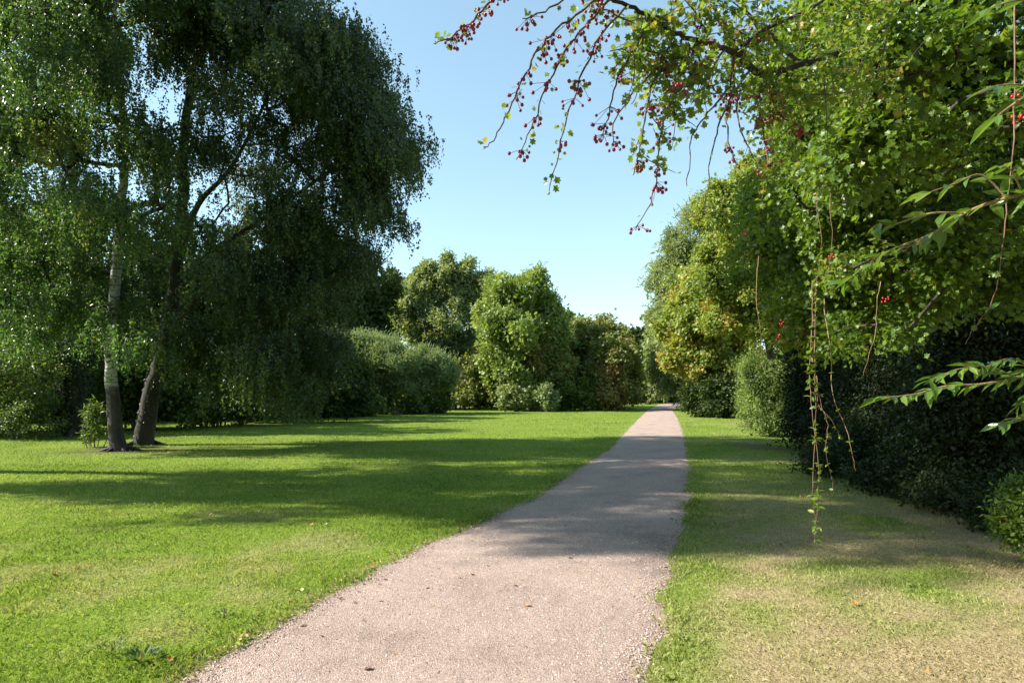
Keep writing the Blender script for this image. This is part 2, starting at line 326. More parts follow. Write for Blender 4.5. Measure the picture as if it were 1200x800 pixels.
# gravel grains
rng = np.random.default_rng(3)
GRAV = leafmat('gravel_grain', [(0,(.12,.08,.065)),(.25,(.3,.21,.17)),(.7,(.46,.34,.285)),(1,(.6,.52,.47))], trans=0, rough=.95, spec=.2)
n = 70000
yv = 2.2+rng.random(n)**1.7*12; tv = rng.random(n); edge = rng.random(n) < .25
tv[edge] = np.where(rng.random(edge.sum()) < .5, rng.random(edge.sum())*.12-.03, 1.03-rng.random(edge.sum())*.12)
xv = xl(yv)*(1-tv)+xr(yv)*tv; zv = path_z(xv, yv)
ico = np.array([(0,0,.7),(1,0,0),(.3,.95,.05),(-.8,.58,-.05),(-.8,-.6,.05),(.35,-.9,0)])
fc = np.array([(0,1,2),(0,2,3),(0,3,4),(0,4,5),(0,5,1)])
sz = .0022+.0065*rng.random(n)**4.5; th = rng.random(n)*6.28
sc = np.stack([sz*(.8+.6*rng.random(n)), sz, sz*(.7+.5*rng.random(n))], 1)
v = ico[None]*sc[:, None, :]*(1+.4*(rng.random((n, 6, 3))-.5))
vx = v[..., 0]*np.cos(th)[:, None]-v[..., 1]*np.sin(th)[:, None]; vy = v[..., 0]*np.sin(th)[:, None]+v[..., 1]*np.cos(th)[:, None]
v = np.stack([vx+xv[:, None], vy+yv[:, None], v[..., 2]+zv[:, None]], -1).reshape(-1, 3)
fi = (np.arange(n)[:, None, None]*6+fc[None]).reshape(-1, 3)
go = mesh_np('gravel', v, fi, np.full(len(fi), 3), GRAV, None, {'hue': np.repeat(rng.random(n), 5)})
tag(go, 'loose reddish gravel grains strewn over the footpath', 'gravel', kind='stuff')

# grass blades
def scatter(n_per, d0, d1, wide=.93):
    A = wide*(d1*d1-d0*d0)+4*(d1-d0); n = int(A*n_per)
    y = np.sqrt(d0*d0+rng.random(n)*(d1*d1-d0*d0)); x = (rng.random(n)*2-1)*(wide*y+2)
    return x, y
xs, ys, den = [], [], []
for d0, d1, k, wd in [(1.6,4,5600,.0026),(4,6,4600,.003),(6,9,2500,.004),(9,14,1000,.0068),(14,22,330,.012),(22,34,110,.02),(34,56,34,.035)]:
    x, y = scatter(k, d0, d1); xs.append(x); ys.append(y); den.append(np.full(len(x), wd))
x = np.concatenate(xs); y = np.concatenate(ys); wd = np.concatenate(den)
dr, sl_ = dry_soil(x, y); r = rng.random(len(x))
fr = .16*r**3*(.3+1.4*fbm(x*3, y*3, 123))-.03
inpath = (x > xl(y)+fr) & (x < xr(y)-fr)
keep = ~inpath & (r > sl_*1.1) & (rng.random(len(x)) > dr*.35) & (x < 7.5+.28*y)
x, y, wd, dr = x[keep], y[keep], wd[keep], dr[keep]; n = len(x)
tuft = fbm(x*1.6, y*1.6, 77); fine = vnoise(x*9, y*9, 88)
hh = (.010+.034*rng.random(n)**1.5)*(.55+1.0*tuft+.25*(fine-.5))*(1-.35*dr)*(1+np.clip(y-8, 0, 20)*.015)
e = np.minimum(np.abs(x-xl(y)), np.abs(x-xr(y))); hh *= 1+.7*np.clip(1-e/.35, 0, 1)*tuft
th = rng.random(n)*6.283; lean = (rng.random(n)**.9)*1.05
ct, st = np.cos(th), np.sin(th); ph = rng.random(n)*6.283
bz = height(x, y)
b0 = np.stack([x-wd*ct*.5, y-wd*st*.5, bz-.004], 1); b1 = np.stack([x+wd*ct*.5, y+wd*st*.5, bz-.004], 1)
lx, ly = np.cos(ph)*lean*hh, np.sin(ph)*lean*hh
mid = np.stack([x+lx*.35+wd*ct*.4, y+ly*.35+wd*st*.4, bz+hh*.62], 1)
tip = np.stack([x+lx, y+ly, bz+hh*(1-.25*lean**2*.6)], 1)
vv = np.stack([b0, b1, mid, tip], 1).reshape(-1, 3)
fi = (np.arange(n)[:, None]*4+np.array([0, 1, 2, 3])[None])
clov = fbm(x*.8+40, y*.8, 99)
rn = np.clip(.5+(rng.random(n)-.5)*.8+(clov-.5)*1.3+(fbm(x*.22, y*.22, 55)-.5)*.8+(fine-.5)*.3+np.clip((y-7)/10, 0, .15), 0, 1)
drb = np.clip(dr*(.4+rng.random(n)*.9)+(rng.random(n) < .08)*.55, 0, 1)
gr = mesh_np('grass', vv, fi, np.full(n, 4), grassmat(), None, {'rnd': rn, 'dry': drb})
tag(gr, 'short mown grass blades covering the lawn and verges', 'grass', kind='stuff')
print('blades', n)

# ------------------------------------------------------------------ trees
def lob(px, py, D, rpx, rpy, rd=None, w=1.0, hue=0.0):
    c = at(px, py, D); k = D/F
    return dict(c=c, r=np.array([rpx*k, rd if rd else (rpx+rpy)*.5*k, rpy*k]), w=w, hue=hue)
def unit(v): return v/(np.linalg.norm(v, axis=-1, keepdims=True)+1e-9)
def smooth_pts(P, k):
    P = np.asarray(P, float); n = len(P); t = np.arange(n); tt = np.linspace(0, n-1, (n-1)*k+1)
    out = []
    for s in tt:
        i = min(int(s), n-2); f = s-i
        p0 = P[max(i-1, 0)]; p1 = P[i]; p2 = P[i+1]; p3 = P[min(i+2, n-1)]
        out.append(.5*((2*p1)+(-p0+p2)*f+(2*p0-5*p1+4*p2-p3)*f*f+(-p0+3*p1-3*p2+p3)*f**3))
    return np.array(out)

def make_tree(name, label, cat, trunk, r0, lobes, n_attr, leaf, leafm, bark, seed=0, group=None, sub=10, subr=.42,
              rtop=.25, flare=1.3, stems=None, twig=.006, parts=('trunk', 'branches', 'crown'), minz=.25, sides=12, step=.35, split=False, bmax=.55, skirt=False):
    R = np.random.default_rng(seed)
    base = np.array([trunk[0][0], trunk[0][1], 0.0])
    root = empty(name, base); tag(root, label, cat, group)
    tp = smooth_pts(trunk, 6); nt = len(tp); tp[1:-1] += (R.random((nt-2, 3))-.5)*r0*.25
    s = np.linspace(0, 1, nt); tr = r0*(1-s)+r0*rtop*s; h = tp[:, 2]
    tr = tr*(1+(flare-1)*np.exp(-h/(r0*2.2)))
    tb = MB(); tpp = tp.copy(); tpp[0, 2] -= .08
    tb.tube(tpp, tr, sides, wob=.14, rng=R)
    for a in range(5):                                           # root buttresses
        an = a*1.257+R.random(); L = r0*(1.3+R.random()*1.2)
        if r0 > .12:
            p0 = tp[0]+np.array([0, 0, r0*.75]); p1 = base+np.array([math.cos(an)*L*.8, math.sin(an)*L*.8, r0*.12]); p2 = base+np.array([math.cos(an)*L*1.5, math.sin(an)*L*1.5, -.06])
            tb.tube(smooth_pts([p0, p1, p2], 4), np.linspace(r0*.42, r0*.1, 9), 7)
    nodes = [tp]; N = nt
    pos = np.zeros((60000, 3)); par = np.full(60000, -1); pos[:nt] = tp; par[1:nt] = np.arange(nt-1)
    trunk_n = nt
    for st in (stems or []):
        sp = smooth_pts(st[0], 5); k = len(sp); tb.tube(sp, np.linspace(st[1], st[1]*.35, k), max(6, sides-3), wob=.12, rng=R)
        pos[N:N+k] = sp; par[N+1:N+k] = np.arange(N, N+k-1); N += k; trunk_n = N
    if skirt:
        ex = []
        for l in lobes:
            gap = l['c'][2]-l['r'][2]*.7
            if gap > .25:
                h = (l['c'][2])*.5; c = l['c'].copy(); c[2] = h*.95; ex.append(dict(c=c, r=np.array([l['r'][0]*.95, l['r'][1]*.95, h]), w=l['w']*.8, hue=l['hue']-.06))
        lobes = lobes+ex
    wts = np.array([l['w']*float(np.prod(l['r']))**(2/3) for l in lobes]); wts /= wts.sum()
    P, HU, CEN = [], [], []
    for l, wt in zip(lobes, wts):
        k = max(4, int(n_attr*wt)); ns = max(3, int(sub*(.6+.8*R.random())))
        d = unit(R.normal(size=(ns, 3))); d[:, 2] = np.where(d[:, 2] < -.6, -d[:, 2], d[:, 2]); d = unit(d)
        sc = d*(1-subr*.75)*(.55+.75*R.random((ns, 1)))*l['r']; sr = subr*(.5+.9*R.random(ns)); sh = R.normal(size=ns)*.12
        which = R.integers(0, ns+1, k)
        e = unit(R.normal(size=(k, 3)))*(R.random((k, 1))**.45)
        cen = np.where((which < ns)[:, None], sc[np.minimum(which, ns-1)], 0*e); rad = np.where(which < ns, sr[np.minimum(which, ns-1)], .7)
        p = cen+e*rad[:, None]*l['r']
        spike = (R.random(k) < .10)[:, None]; p = p*np.where(spike, 1.08+.25*R.random((k, 1)), 1.0)
        p[:, 2] += np.where(spike[:, 0] & (p[:, 2] > 0), R.random(k)*.22*l['r'][2], 0)
        p = l['c']+p
        P.append(p); HU.append(l['hue']+sh[np.minimum(which, ns-1)]+R.normal(size=k)*.07); CEN.append(np.repeat(l['c'][None], k, 0))
    P = np.concatenate(P); HU = np.concatenate(HU); CEN = np.concatenate(CEN)
    ok = P[:, 2] > minz; P, HU, CEN = P[ok], HU[ok], CEN[ok]
    d0 = np.min(np.linalg.norm(P[:, None, :]-pos[None, :trunk_n:3, :], axis=2), axis=1)
    order = np.argsort(d0+R.random(len(P))*.3*d0.mean()); tips = np.zeros(len(P), int)
    par_in = np.zeros((len(P), 3))
    for ii in order:
        p = P[ii]; dv = pos[:N]-p; ds = np.sqrt((dv*dv).sum(1))+.9*np.maximum(0, dv[:, 2])+.0
        ds[:max(1, trunk_n//8)] += 2.0 if r0 > .12 else 0
        jn = int(np.argmin(ds)); q0 = pos[jn]; L = np.linalg.norm(p-q0); k = max(1, min(8, int(L/step)))
        side = R.normal(size=3)*L*.08; side[2] += L*.1
        prev = jn
        for t in range(1, k+1):
            f = t/k; pos[N] = q0+(p-q0)*f+side*4*f*(1-f)*.7; par[N] = prev; prev = N; N += 1
        tips[ii] = prev; par_in[ii] = q0
    cnt = np.zeros(N); np.add.at(cnt, tips, 1)
    for a in range(N-1, 0, -1):
        if par[a] >= 0: cnt[par[a]] += cnt[a]
    rr = np.minimum(twig*np.maximum(cnt, 1)**.5, r0*bmax)
    a = np.arange(trunk_n, N); pb = par[a]; A, B = pos[pb], pos[a]; ra = np.where(pb < trunk_n, np.minimum(rr[a]*1.25, r0*bmax), rr[pb]); rb = rr[a]
    S = 5; t = unit(B-A); ref = np.where(np.abs(t[:, 2:3]) > .9, np.array([[1., 0, 0]]), np.array([[0, 0, 1.]])); u = unit(np.cross(t, ref)); v = np.cross(t, u)
    th = np.arange(S)*2*np.pi/S; ring = np.cos(th)[None, :, None]*u[:, None, :]+np.sin(th)[None, :, None]*v[:, None, :]
    vv = np.concatenate([A[:, None]+ring*ra[:, None, None], (B+t*rb[:, None]*.4)[:, None]+ring*rb[:, None, None]], 1).reshape(-1, 3)
    fq = np.array([(k, (k+1) % S, S+(k+1) % S, S+k) for k in range(S)])
    fq = (np.arange(len(a))[:, None, None]*2*S+fq[None]).reshape(-1, 4)
    if split:
        bb = MB(); bb.add(vv, fq); tb.build(parts[0], bark[0], root, base, True); bb.build(parts[1], bark[-1], root, base, True)
    else:
        tb.add(vv, fq); tb.build(parts[0], bark[0], root, base, True)
    # leaves
    per = leaf['per']; m = len(P)*per; T = np.repeat(P, per, 0); H = np.repeat(HU, per); CC = np.repeat(CEN, per, 0); Q = np.repeat(par_in, per, 0)
    if leaf.get('weep'):
        ns = leaf.get('strands', 4); pl = per//ns; m = len(P)*ns*pl
        off = R.normal(size=(len(P), ns, 1, 3))*leaf['spread']; off[..., 2] *= .4
        Ls = leaf['weep']*(.35+R.random((len(P), ns, 1)))*np.ones((1, 1, pl)); f = R.random((len(P), ns, pl))
        drift = R.normal(size=(len(P), ns, 1, 3))*.18; drift[..., 2] = 0; drift = drift+np.array([.05, 0, 0])
        pp = P[:, None, None, :]+off+drift*(f*Ls)[..., None]; pp = pp+R.normal(size=pp.shape)*.035
        pp[..., 2] -= f*Ls
        T = pp.reshape(-1, 3); H = np.repeat(HU, ns*pl)+R.normal(size=m)*.14; CC = np.repeat(CEN, ns*pl, 0)
        d = R.normal(size=(m, 3))*.55; d[:, 2] -= .9; nr = R.normal(size=(m, 3)); nr[:, 2] += .25
        ok = T[:, 2] > minz; T, H, d, nr = T[ok], H[ok], d[ok], nr[ok]; m = len(T)
    else:
        f = R.random((m, 1)); back = .55*leaf.get('back', 1)
        T = T+(Q-T)*np.clip(f*back*np.minimum(1, (leaf['spread']*2.5)/(np.linalg.norm(Q-T, axis=1, keepdims=True)+1e-6)), 0, 1)
        T = T+R.normal(size=(m, 3))*leaf['spread']*(1-.5*f)
        H = H+R.normal(size=m)*leaf.get('hvar', .15)
        outw = unit(T-CC)
        d = outw*leaf.get('out', .6)+R.normal(size=(m, 3))*.7; d[:, 2] += leaf.get('droop', -.25)
        nr = R.normal(size=(m, 3))*.7+outw*leaf.get('face', .8); nr[:, 2] += leaf.get('up', .7)*.6
        T[:, 2] = np.maximum(T[:, 2], .03+R.random(m)*.12)
    lb = MB(); sz = leaf['size']*(.55+.8*R.random(m)); lb.leaves(T, d, nr, sz, np.clip(H+.5, 0, 1), leaf['shape'])
    lb.build(parts[2], leafm, root, base)
    return root
SHR = ('stem', 'branches', 'foliage')
def shrub(name, label, px, D, lobes, n_attr, leaf, leafm, bark=None, seed=0, group=None, cat='shrub', r0=.07, **k):
    b = at(px, 500, D); b[2] = 0
    ls = lobes; c = np.mean([l['c'] for l in ls], 0); top = max(.5, c[2]*.9)
    R = np.random.default_rng(seed+500)
    tr = [b, b+np.array([0, 0, top*.4]), np.array([b[0]*.5+c[0]*.5, b[1]*.5+c[1]*.5, top])]
    st = []
    for _ in range(4):
        o = R.normal(size=3)*.18; o[2] = 0; l = ls[R.integers(len(ls))]; e = l['c']+R.normal(size=3)*l['r']*.3; e[2] = max(e[2], .4); md = b*.6+o*1.5+e*.4; md[2] = e[2]*.55
        st.append(([b+o, md, e], r0*.7))
    k.setdefault('sub', 14); k.setdefault('subr', .36)
    return make_tree(name, label, cat, tr, r0, ls, int(n_attr*1.7), leaf, leafm, bark or [BARK_GREY], seed, group, stems=st, parts=SHR, skirt=True, flare=1.1, minz=.08, sides=7, **k)

BIRCHLEAF = dict(shape='rhomb', size=.074, per=180, spread=.24, weep=.85, strands=6)
# --- silver birch with the pale trunk
D = BIRCH[1]
make_tree('silver_birch', 'silver birch with pale upright trunk, black at its foot, left on lawn', 'tree',
    [at(140,527,D), at(132,470,D), at(130,400,D), at(136,320,D), at(143,240,D), at(146,170,D), at(138,90,D), at(134,30,D), at(140,-120,D)], .182,
    [lob(70,60,D,85,80,3.2,1.2), lob(30,180,D-1,75,90,3), lob(60,-90,D,110,90,4), lob(180,-110,D,110,90,4), lob(230,10,D-1,70,70,3), lob(250,-40,D+1,80,60,3,.7), lob(60,290,D,80,60,2.5,1), lob(90,370,D-.5,65,35,2,.8),
     lob(190,150,D-2,50,70,2,.45), lob(-60,100,D,70,120,3,1), lob(130,250,D+2,60,60,2,.4), lob(205,270,D-1.5,50,50,1.8,.5), lob(20,380,D-1,45,30,1.8,.6), lob(160,400,D-1,35,30,1.3,.45), lob(130,120,D-2.5,70,90,1.6,.9), lob(100,10,D-2.5,90,90,1.8,1), lob(110,250,D-2.5,50,60,1.4,.7), lob(30,20,D-1,80,80,3,1), lob(60,60,D-4,70,80,1.6,.7), lob(120,-60,D-4,90,80,1.8,.7)],
    2100, BIRCHLEAF, GREEN_BIRCH, [BARK_BIRCH, BARK_DARK], 11, sub=20, subr=.27, rtop=.3, minz=.9, split=True)
# --- leaning birch with the wide dark crown
b2 = gnd(170, 521); D = b2[1]
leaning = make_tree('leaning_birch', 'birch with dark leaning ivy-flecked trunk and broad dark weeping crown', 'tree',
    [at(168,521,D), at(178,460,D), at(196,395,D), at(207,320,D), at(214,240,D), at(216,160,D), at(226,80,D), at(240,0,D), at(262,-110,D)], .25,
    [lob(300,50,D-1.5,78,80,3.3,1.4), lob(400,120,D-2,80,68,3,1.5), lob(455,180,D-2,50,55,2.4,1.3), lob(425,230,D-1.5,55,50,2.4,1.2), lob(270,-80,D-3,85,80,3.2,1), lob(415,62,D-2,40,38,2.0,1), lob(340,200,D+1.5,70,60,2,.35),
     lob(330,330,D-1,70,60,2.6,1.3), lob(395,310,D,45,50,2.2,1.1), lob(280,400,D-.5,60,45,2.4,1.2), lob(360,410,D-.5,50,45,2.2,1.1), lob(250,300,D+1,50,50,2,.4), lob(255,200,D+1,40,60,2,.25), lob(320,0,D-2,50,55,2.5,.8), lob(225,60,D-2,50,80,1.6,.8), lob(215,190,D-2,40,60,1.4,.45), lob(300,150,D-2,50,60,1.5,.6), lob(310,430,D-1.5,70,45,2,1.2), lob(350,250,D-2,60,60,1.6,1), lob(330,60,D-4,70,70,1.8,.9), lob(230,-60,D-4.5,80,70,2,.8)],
    2500, dict(BIRCHLEAF, per=180), GREEN_BIRCH_SHADE, [BARK_DARK], 12, sub=20, subr=.27, rtop=.3, minz=.75, split=True,
    stems=[([at(206,340,D), at(250,295,D), at(310,255,D+.3), at(400,190,D)], .12), ([at(200,380,D), at(260,335,D-.4), at(330,320,D-.8), at(380,330,D-1)], .10), ([at(212,300,D), at(232,240,D+.4), at(275,190,D+.5), at(330,80,D)], .11), ([at(196,400,D), at(225,355,D-.5), at(300,300,D-.6), at(350,260,D-.4)],.09)])

R = np.random.default_rng(15); lp = np.array([at(168,521,D), at(178,460,D), at(196,395,D), at(207,320,D)]); lp[0][2] = 0; n = 1500
tq = R.random(n)**1.3*2.6; cx = np.stack([np.interp(tq, np.arange(4), lp[:, c]) for c in range(3)], 1); a = R.random(n)*6.28
ok = vnoise(tq*3.2, a*1.1, 3) > .42; cx, a, tq = cx[ok], a[ok], tq[ok]; n = len(a); on = np.stack([np.cos(a), np.sin(a), .2+0*a], 1)
mb = MB(); dd = R.normal(size=(n, 3))*.5; dd[:, 2] -= .6; mb.leaves(cx+on*(.27-.02*tq[:, None])+R.normal(size=(n, 3))*.02, dd, on+R.normal(size=(n, 3))*.35, .085*(.5+.8*R.random(n)), R.random(n), 'oval')
mb.build('ivy', GREEN_IVY, leaning, [leaning.location[0], leaning.location[1], 0])
make_tree('silver_birch', 'tall unseen birch outside the left edge, shaped so its shade crosses the path', 'tree',  # unseen birch; crown lobes shifted by height to shape its shade
    [np.array([-17.5,12.4,0]), np.array([-17.4,12.3,5]), np.array([-17.2,10.2,11]), np.array([-17.3,7.6,17]), np.array([-17.3,6.8,21])], .26,
    [dict(c=np.array([-17.3+dx,12.3+dy-.05*h-(1.0 if dy <= -2 else .45 if dy < -1 else .1)*min(1.45, .17*(h-6)),h]), r=np.array([rx,ry,rz]), w=1, hue=0) for dx,dy,h,rx,ry,rz in [(0,-2.0,7,1.6,.8,1.4),(0,-2.3,9.5,2.2,1.2,1.8),(-.3,-2.9,12,2.6,1.6,2),(.2,-3.5,14.5,2.6,1.9,2),(0,-4.0,17,2.5,2,2),(0,-4.2,19.5,2,1.8,2),(0,-1.4,11,1.6,1.4,1.6),(.3,-1.6,13.5,2,1.7,1.8),(0,-1.9,16.5,2,1.7,2),(0,-2.2,19,1.8,1.6,1.8),(-.8,-.6,9.5,1.4,1.1,1.5),(-.9,-.4,12,1.7,1.3,1.6),(-1,-.3,14.5,1.8,1.4,1.8),(-.5,-.4,17.5,1.8,1.4,2),(-.5,-.5,20,1.6,1.3,1.6)]],
    2400, dict(BIRCHLEAF, per=110, weep=.8, size=.085), GREEN_BIRCH, [BARK_BIRCH, BARK_DARK], 14, sub=12, rtop=.3, minz=.9, split=True)
CL = lambda size, per, spread, **k: dict(dict(shape='clump', size=size, per=per, spread=spread), **k)
# --- dark tree with ivy trunk behind birches
D = 23.5
t = make_tree('ivy_clad_tree', 'dark broad-trunked tree smothered in ivy behind the birches', 'tree',
    [at(85,500,D)*[1,1,0], at(84,440,D), at(88,380,D), at(90,300,D), at(85,200,D)], .5,
    [lob(80,300,D+1,90,70,3,1), lob(20,230,D+2,90,90,3,1), lob(140,330,D+2,60,60,3,.8), lob(-70,300,D+1,90,110,3,.8), lob(40,380,D+1,55,40,2,.7)], 420, CL(.13,60,.38), GREEN_DARK, [BARK_DARK], 13, sub=8)
R = np.random.default_rng(5); n = 5000; a = R.random(n)*6.28; hz = R.random(n)**.8*5.0; base = at(85,500,D); rad = .55*(1-hz*.06)+R.random(n)*.16
vp = np.stack([rad*np.cos(a), rad*np.sin(a), hz], 1); mb = MB(); nr = np.stack([np.cos(a), np.sin(a), .4+0*a], 1)+R.normal(size=(n,3))*.3
dd = R.normal(size=(n,3))*.4; dd[:,2] -= .8; mb.leaves(vp, dd, nr, .1*(.6+.7*R.random(n)), R.random(n), 'oval'); mb.build('ivy', GREEN_IVY, t)

# --- understory left
shrub('bramble_bush', 'pale glinting leafy bush at the left edge beside the ivy trunk', 22, 22, [lob(20,450,22,50,45,1.4), lob(-40,430,22,60,70,1.8), lob(40,480,21.4,35,22,1)], 420, dict(shape='oval', size=.085, per=46, spread=.2), GREEN_SHRUB, seed=21)
shrub('bramble_bush', 'taller green bush behind the pale bush at left edge', -20, 26, [lob(-10,380,26,70,60,2), lob(50,410,27,50,50,1.6)], 320, CL(.14,46,.28), GREEN_SHRUB, seed=22)
shrub('sapling', 'small yellow-green sapling sprouting beside the pale birch foot', 112, 18.4, [lob(112,488,18.4,13,15,.35)], 45, dict(shape='lance', size=.13, per=13, spread=.09), GREEN_SHRUB, seed=23, cat='sapling', r0=.02)
shrub('understory_bush', 'green bush seen between the two birch trunks', 160, 27, [lob(150,440,27,45,45,1.6), lob(205,450,27.5,40,38,1.5)], 300, CL(.14,46,.28), GREEN_SHRUB, seed=24)
shrub('understory_bush', 'sunlit green bush right of the leaning birch trunk', 255, 29, [lob(240,440,29,45,40,1.6), lob(290,430,30,50,50,1.8)], 320, CL(.15,46,.3), GREEN_SHRUB, seed=25)
shrub('understory_bush', 'dark bush under the tip of the weeping crown', 340, 33, [lob(330,440,33,45,35,1.6), lob(385,430,34,45,45,2)], 300, CL(.17,46,.32), GREEN_DARK, seed=26)
# --- dark tall trees behind the birches
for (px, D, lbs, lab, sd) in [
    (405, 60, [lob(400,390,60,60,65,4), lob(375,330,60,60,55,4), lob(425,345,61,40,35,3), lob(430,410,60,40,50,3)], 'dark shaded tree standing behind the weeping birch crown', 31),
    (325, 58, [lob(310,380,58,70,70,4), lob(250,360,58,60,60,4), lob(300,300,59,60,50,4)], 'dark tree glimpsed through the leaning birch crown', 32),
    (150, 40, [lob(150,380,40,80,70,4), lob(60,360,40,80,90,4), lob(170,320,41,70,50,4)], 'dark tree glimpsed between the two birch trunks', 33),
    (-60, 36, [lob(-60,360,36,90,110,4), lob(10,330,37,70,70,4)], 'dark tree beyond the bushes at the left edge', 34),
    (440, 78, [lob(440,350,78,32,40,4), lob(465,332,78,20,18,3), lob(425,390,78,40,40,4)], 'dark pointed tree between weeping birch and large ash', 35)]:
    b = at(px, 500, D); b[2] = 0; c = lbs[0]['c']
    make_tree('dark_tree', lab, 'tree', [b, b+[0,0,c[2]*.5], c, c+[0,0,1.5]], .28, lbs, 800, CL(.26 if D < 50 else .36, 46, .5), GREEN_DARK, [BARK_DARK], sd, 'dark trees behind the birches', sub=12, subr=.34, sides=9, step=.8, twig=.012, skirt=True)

# --- middle distance
WIL = lambda: dict(shape='narrow', size=.32, per=75, spread=.36, out=.35, droop=.75, up=.2)
shrub('willow_bush', 'large silvery willow bush with feathery tops at lawn edge', 440, 50, [lob(440,425,50,38,34,2.6), lob(470,432,50,38,32,2.4), lob(418,415,51,25,26,2,.6)], 520, WIL(), GREEN_WILLOW, [BARK_DARK], seed=41, group='silvery willow bushes', minz=.2) if False else None
def wl(nm, lab, px, D, lobes, n, sd):
    b = at(px, 500, D); b[2] = 0
    return make_tree(nm, lab, 'shrub', [b, b+[0,0,.7], b+[.1,0,1.5]], .3, lobes, n, WIL(), GREEN_WILLOW, [BARK_DARK], sd, 'silvery willow bushes', sub=16, subr=.3, minz=1.0, parts=SHR, sides=9, step=.5)
wl('willow_bush', 'left and larger silvery willow bush, feathery-topped, at the lawn edge', 445, 46, [lob(436,428,46,34,34,2.4), lob(462,430,46,26,26,2,.8), lob(415,425,46,24,28,2,.8), lob(438,418,46,22,22,1.6,.9), lob(440,457,46,38,16,2,.8)], 900, 41)
wl('willow_bush', 'right and smaller silvery willow bush just before the large ash', 492, 48, [lob(496,440,48,28,28,2.2), lob(519,448,48,16,20,1.5,.7), lob(502,428,48,15,18,1.2,.8), lob(480,455,48,30,18,2,.8)], 700, 42)
ASHL = CL(.34, 74, .42, shape='pinnate', hvar=.13, up=.5, droop=-.05)
D = 70; b = at(512,500,D)*[1,1,0]
make_tree('ash_tree', 'large rounded grey-green ash, left of the two tall central trees', 'tree', [b, at(512,440,D), at(512,400,D), at(510,350,D)], .38,
    [lob(512,345,D,38,30,3.5,1), lob(545,345,D+2,30,30,3,1), lob(485,365,D-1,28,28,3,1), lob(520,390,D-2,42,34,3.5,1), lob(475,385,D-1,20,25,2,1), lob(560,380,D+1,22,40,2.5,.8), lob(525,322,D,18,11,2,.8),lob(497,325,D,16,12,2,.8), lob(500,322,D,8,16,1.2,1), lob(524,315,D,9,16,1.2,1), lob(548,318,D,9,16,1.2,1), lob(480,345,D-1,9,16,1.2,1), lob(466,372,D-1,9,14,1.2,1), lob(568,335,D,8,18,1.2,1), lob(535,430,D-1,40,30,3,.6)], 1000, ASHL, GREEN_GREY, [BARK_GREY], 51, sub=11, subr=.36, sides=9, step=.8, twig=.015,
    stems=[([at(512,430,D), at(500,395,D-3), at(490,350,D-2)], .14), ([at(512,420,D), at(530,380,D-3), at(540,340,D)], .14)])
D = 57; b = at(600,500,D)*[1,1,0]
make_tree('ash_tree', 'bright green twin-domed ash, right of the two tall central trees', 'tree', [b, at(598,440,D), at(602,400,D), at(605,360,D)], .36,
    [lob(588,358,D,22,28,3,1), lob(618,352,D,24,26,3,1.1), lob(576,385,D-1,26,22,3,1), lob(630,385,D,26,30,3,1), lob(603,390,D-2,34,26,3,1), lob(645,405,D+1,20,30,2.5,.8), lob(595,338,D,10,8,1.2,.8), lob(625,333,D,11,8,1.4,.8), lob(600,420,D-2,30,20,2.5,.6), lob(589,340,D,8,16,1,1.2), lob(626,336,D,9,18,1.1,1.2), lob(607,352,D,8,12,1,.8), lob(645,365,D,9,22,1.2,1), lob(568,372,D-1,10,14,1.2,1), lob(655,425,D,16,28,2,.7), lob(600,440,D-2,36,22,2.5,.6)], 1000, dict(ASHL), GREEN_ASH, [BARK_GREY], 52, sub=11, subr=.36, sides=9, step=.8, twig=.015)
def ft(nm, lab, cat, px, D, lobes, n, leaf, lm, sd, group=None, r=.25, bark=None):
    b = at(px, 500, D); b[2] = 0; c = lobes[0]['c']
    return make_tree(nm, lab, cat, [b, b*.6+c*.4*[1,1,.8]+[0,0,0], c, c+[0,0,1.]], r, lobes, int(n*1.5), leaf, lm, bark or [BARK_DARK], sd, group, sub=14, subr=.34, sides=8, step=.8, twig=.012, skirt=nm not in ('field_maple', 'green_maple', 'hedge_tree'))
ft('round_tree', 'dark round tree in shade right of the twin-domed ash', 'tree', 668, 70, [lob(668,395,70,24,32,3), lob(660,430,69,28,26,3), lob(690,400,72,20,28,2.5)], 360, CL(.36,44,.42), GREEN_SHRUB, 53)
ft('hawthorn_tree', 'ragged olive-tinted hawthorn with thin top sprays near the path bend', 'tree', 700, 60, [lob(700,395,60,20,18,2), lob(690,420,60,25,25,2.4), lob(720,395,60,14,16,1.6), lob(708,378,60,14,8,1.4,.5), lob(680,385,60,10,12,1.3,.6)], 380, CL(.26,36,.36), GREEN_OLIVE, 54)
shrub('hawthorn_bush', 'round olive bush with red-brown lower leaves beside the path bend', 722, 56, [lob(722,415,56,28,24,2.4,1), lob(735,440,56.5,22,30,2,1), lob(712,452,55.5,22,22,1.8,1,.42), lob(705,425,56,16,18,1.6,1)], 480, CL(.22,46,.3), GREEN_OLIVE, [BARK_DARK], seed=55)
shrub('dogwood_bush', 'olive bush with reddish tips below the twin-domed ash', 562, 58, [lob(562,430,58,30,24,2.4,1,.05), lob(545,450,58,24,20,2), lob(585,445,57.5,24,24,2)], 420, CL(.24,44,.3), GREEN_OLIVE, seed=56)
shrub('elder_bush', 'grey-brown tinged bush under the dark round tree', 640, 56, [lob(635,425,56,26,20,2,1,.2), lob(650,445,56,24,24,2,1), lob(625,450,55.5,20,20,1.8)], 420, CL(.24,44,.3), GREEN_OLIVE, seed=57)
shrub('low_bush', 'low rounded grey-green bush at the lawn edge below the dark round tree', 605, 53, [lob(603,460,53,18,15,1.2), lob(620,464,53,14,11,1)], 220, CL(.2,42,.2), GREEN_GREY, seed=58)
shrub('low_bush', 'small pale upright bush just right of the low rounded bush', 640, 52, [lob(638,462,52,8,12,.6), lob(646,468,52,7,8,.5)], 110, CL(.17,36,.15), GREEN_WILLOW, seed=59)
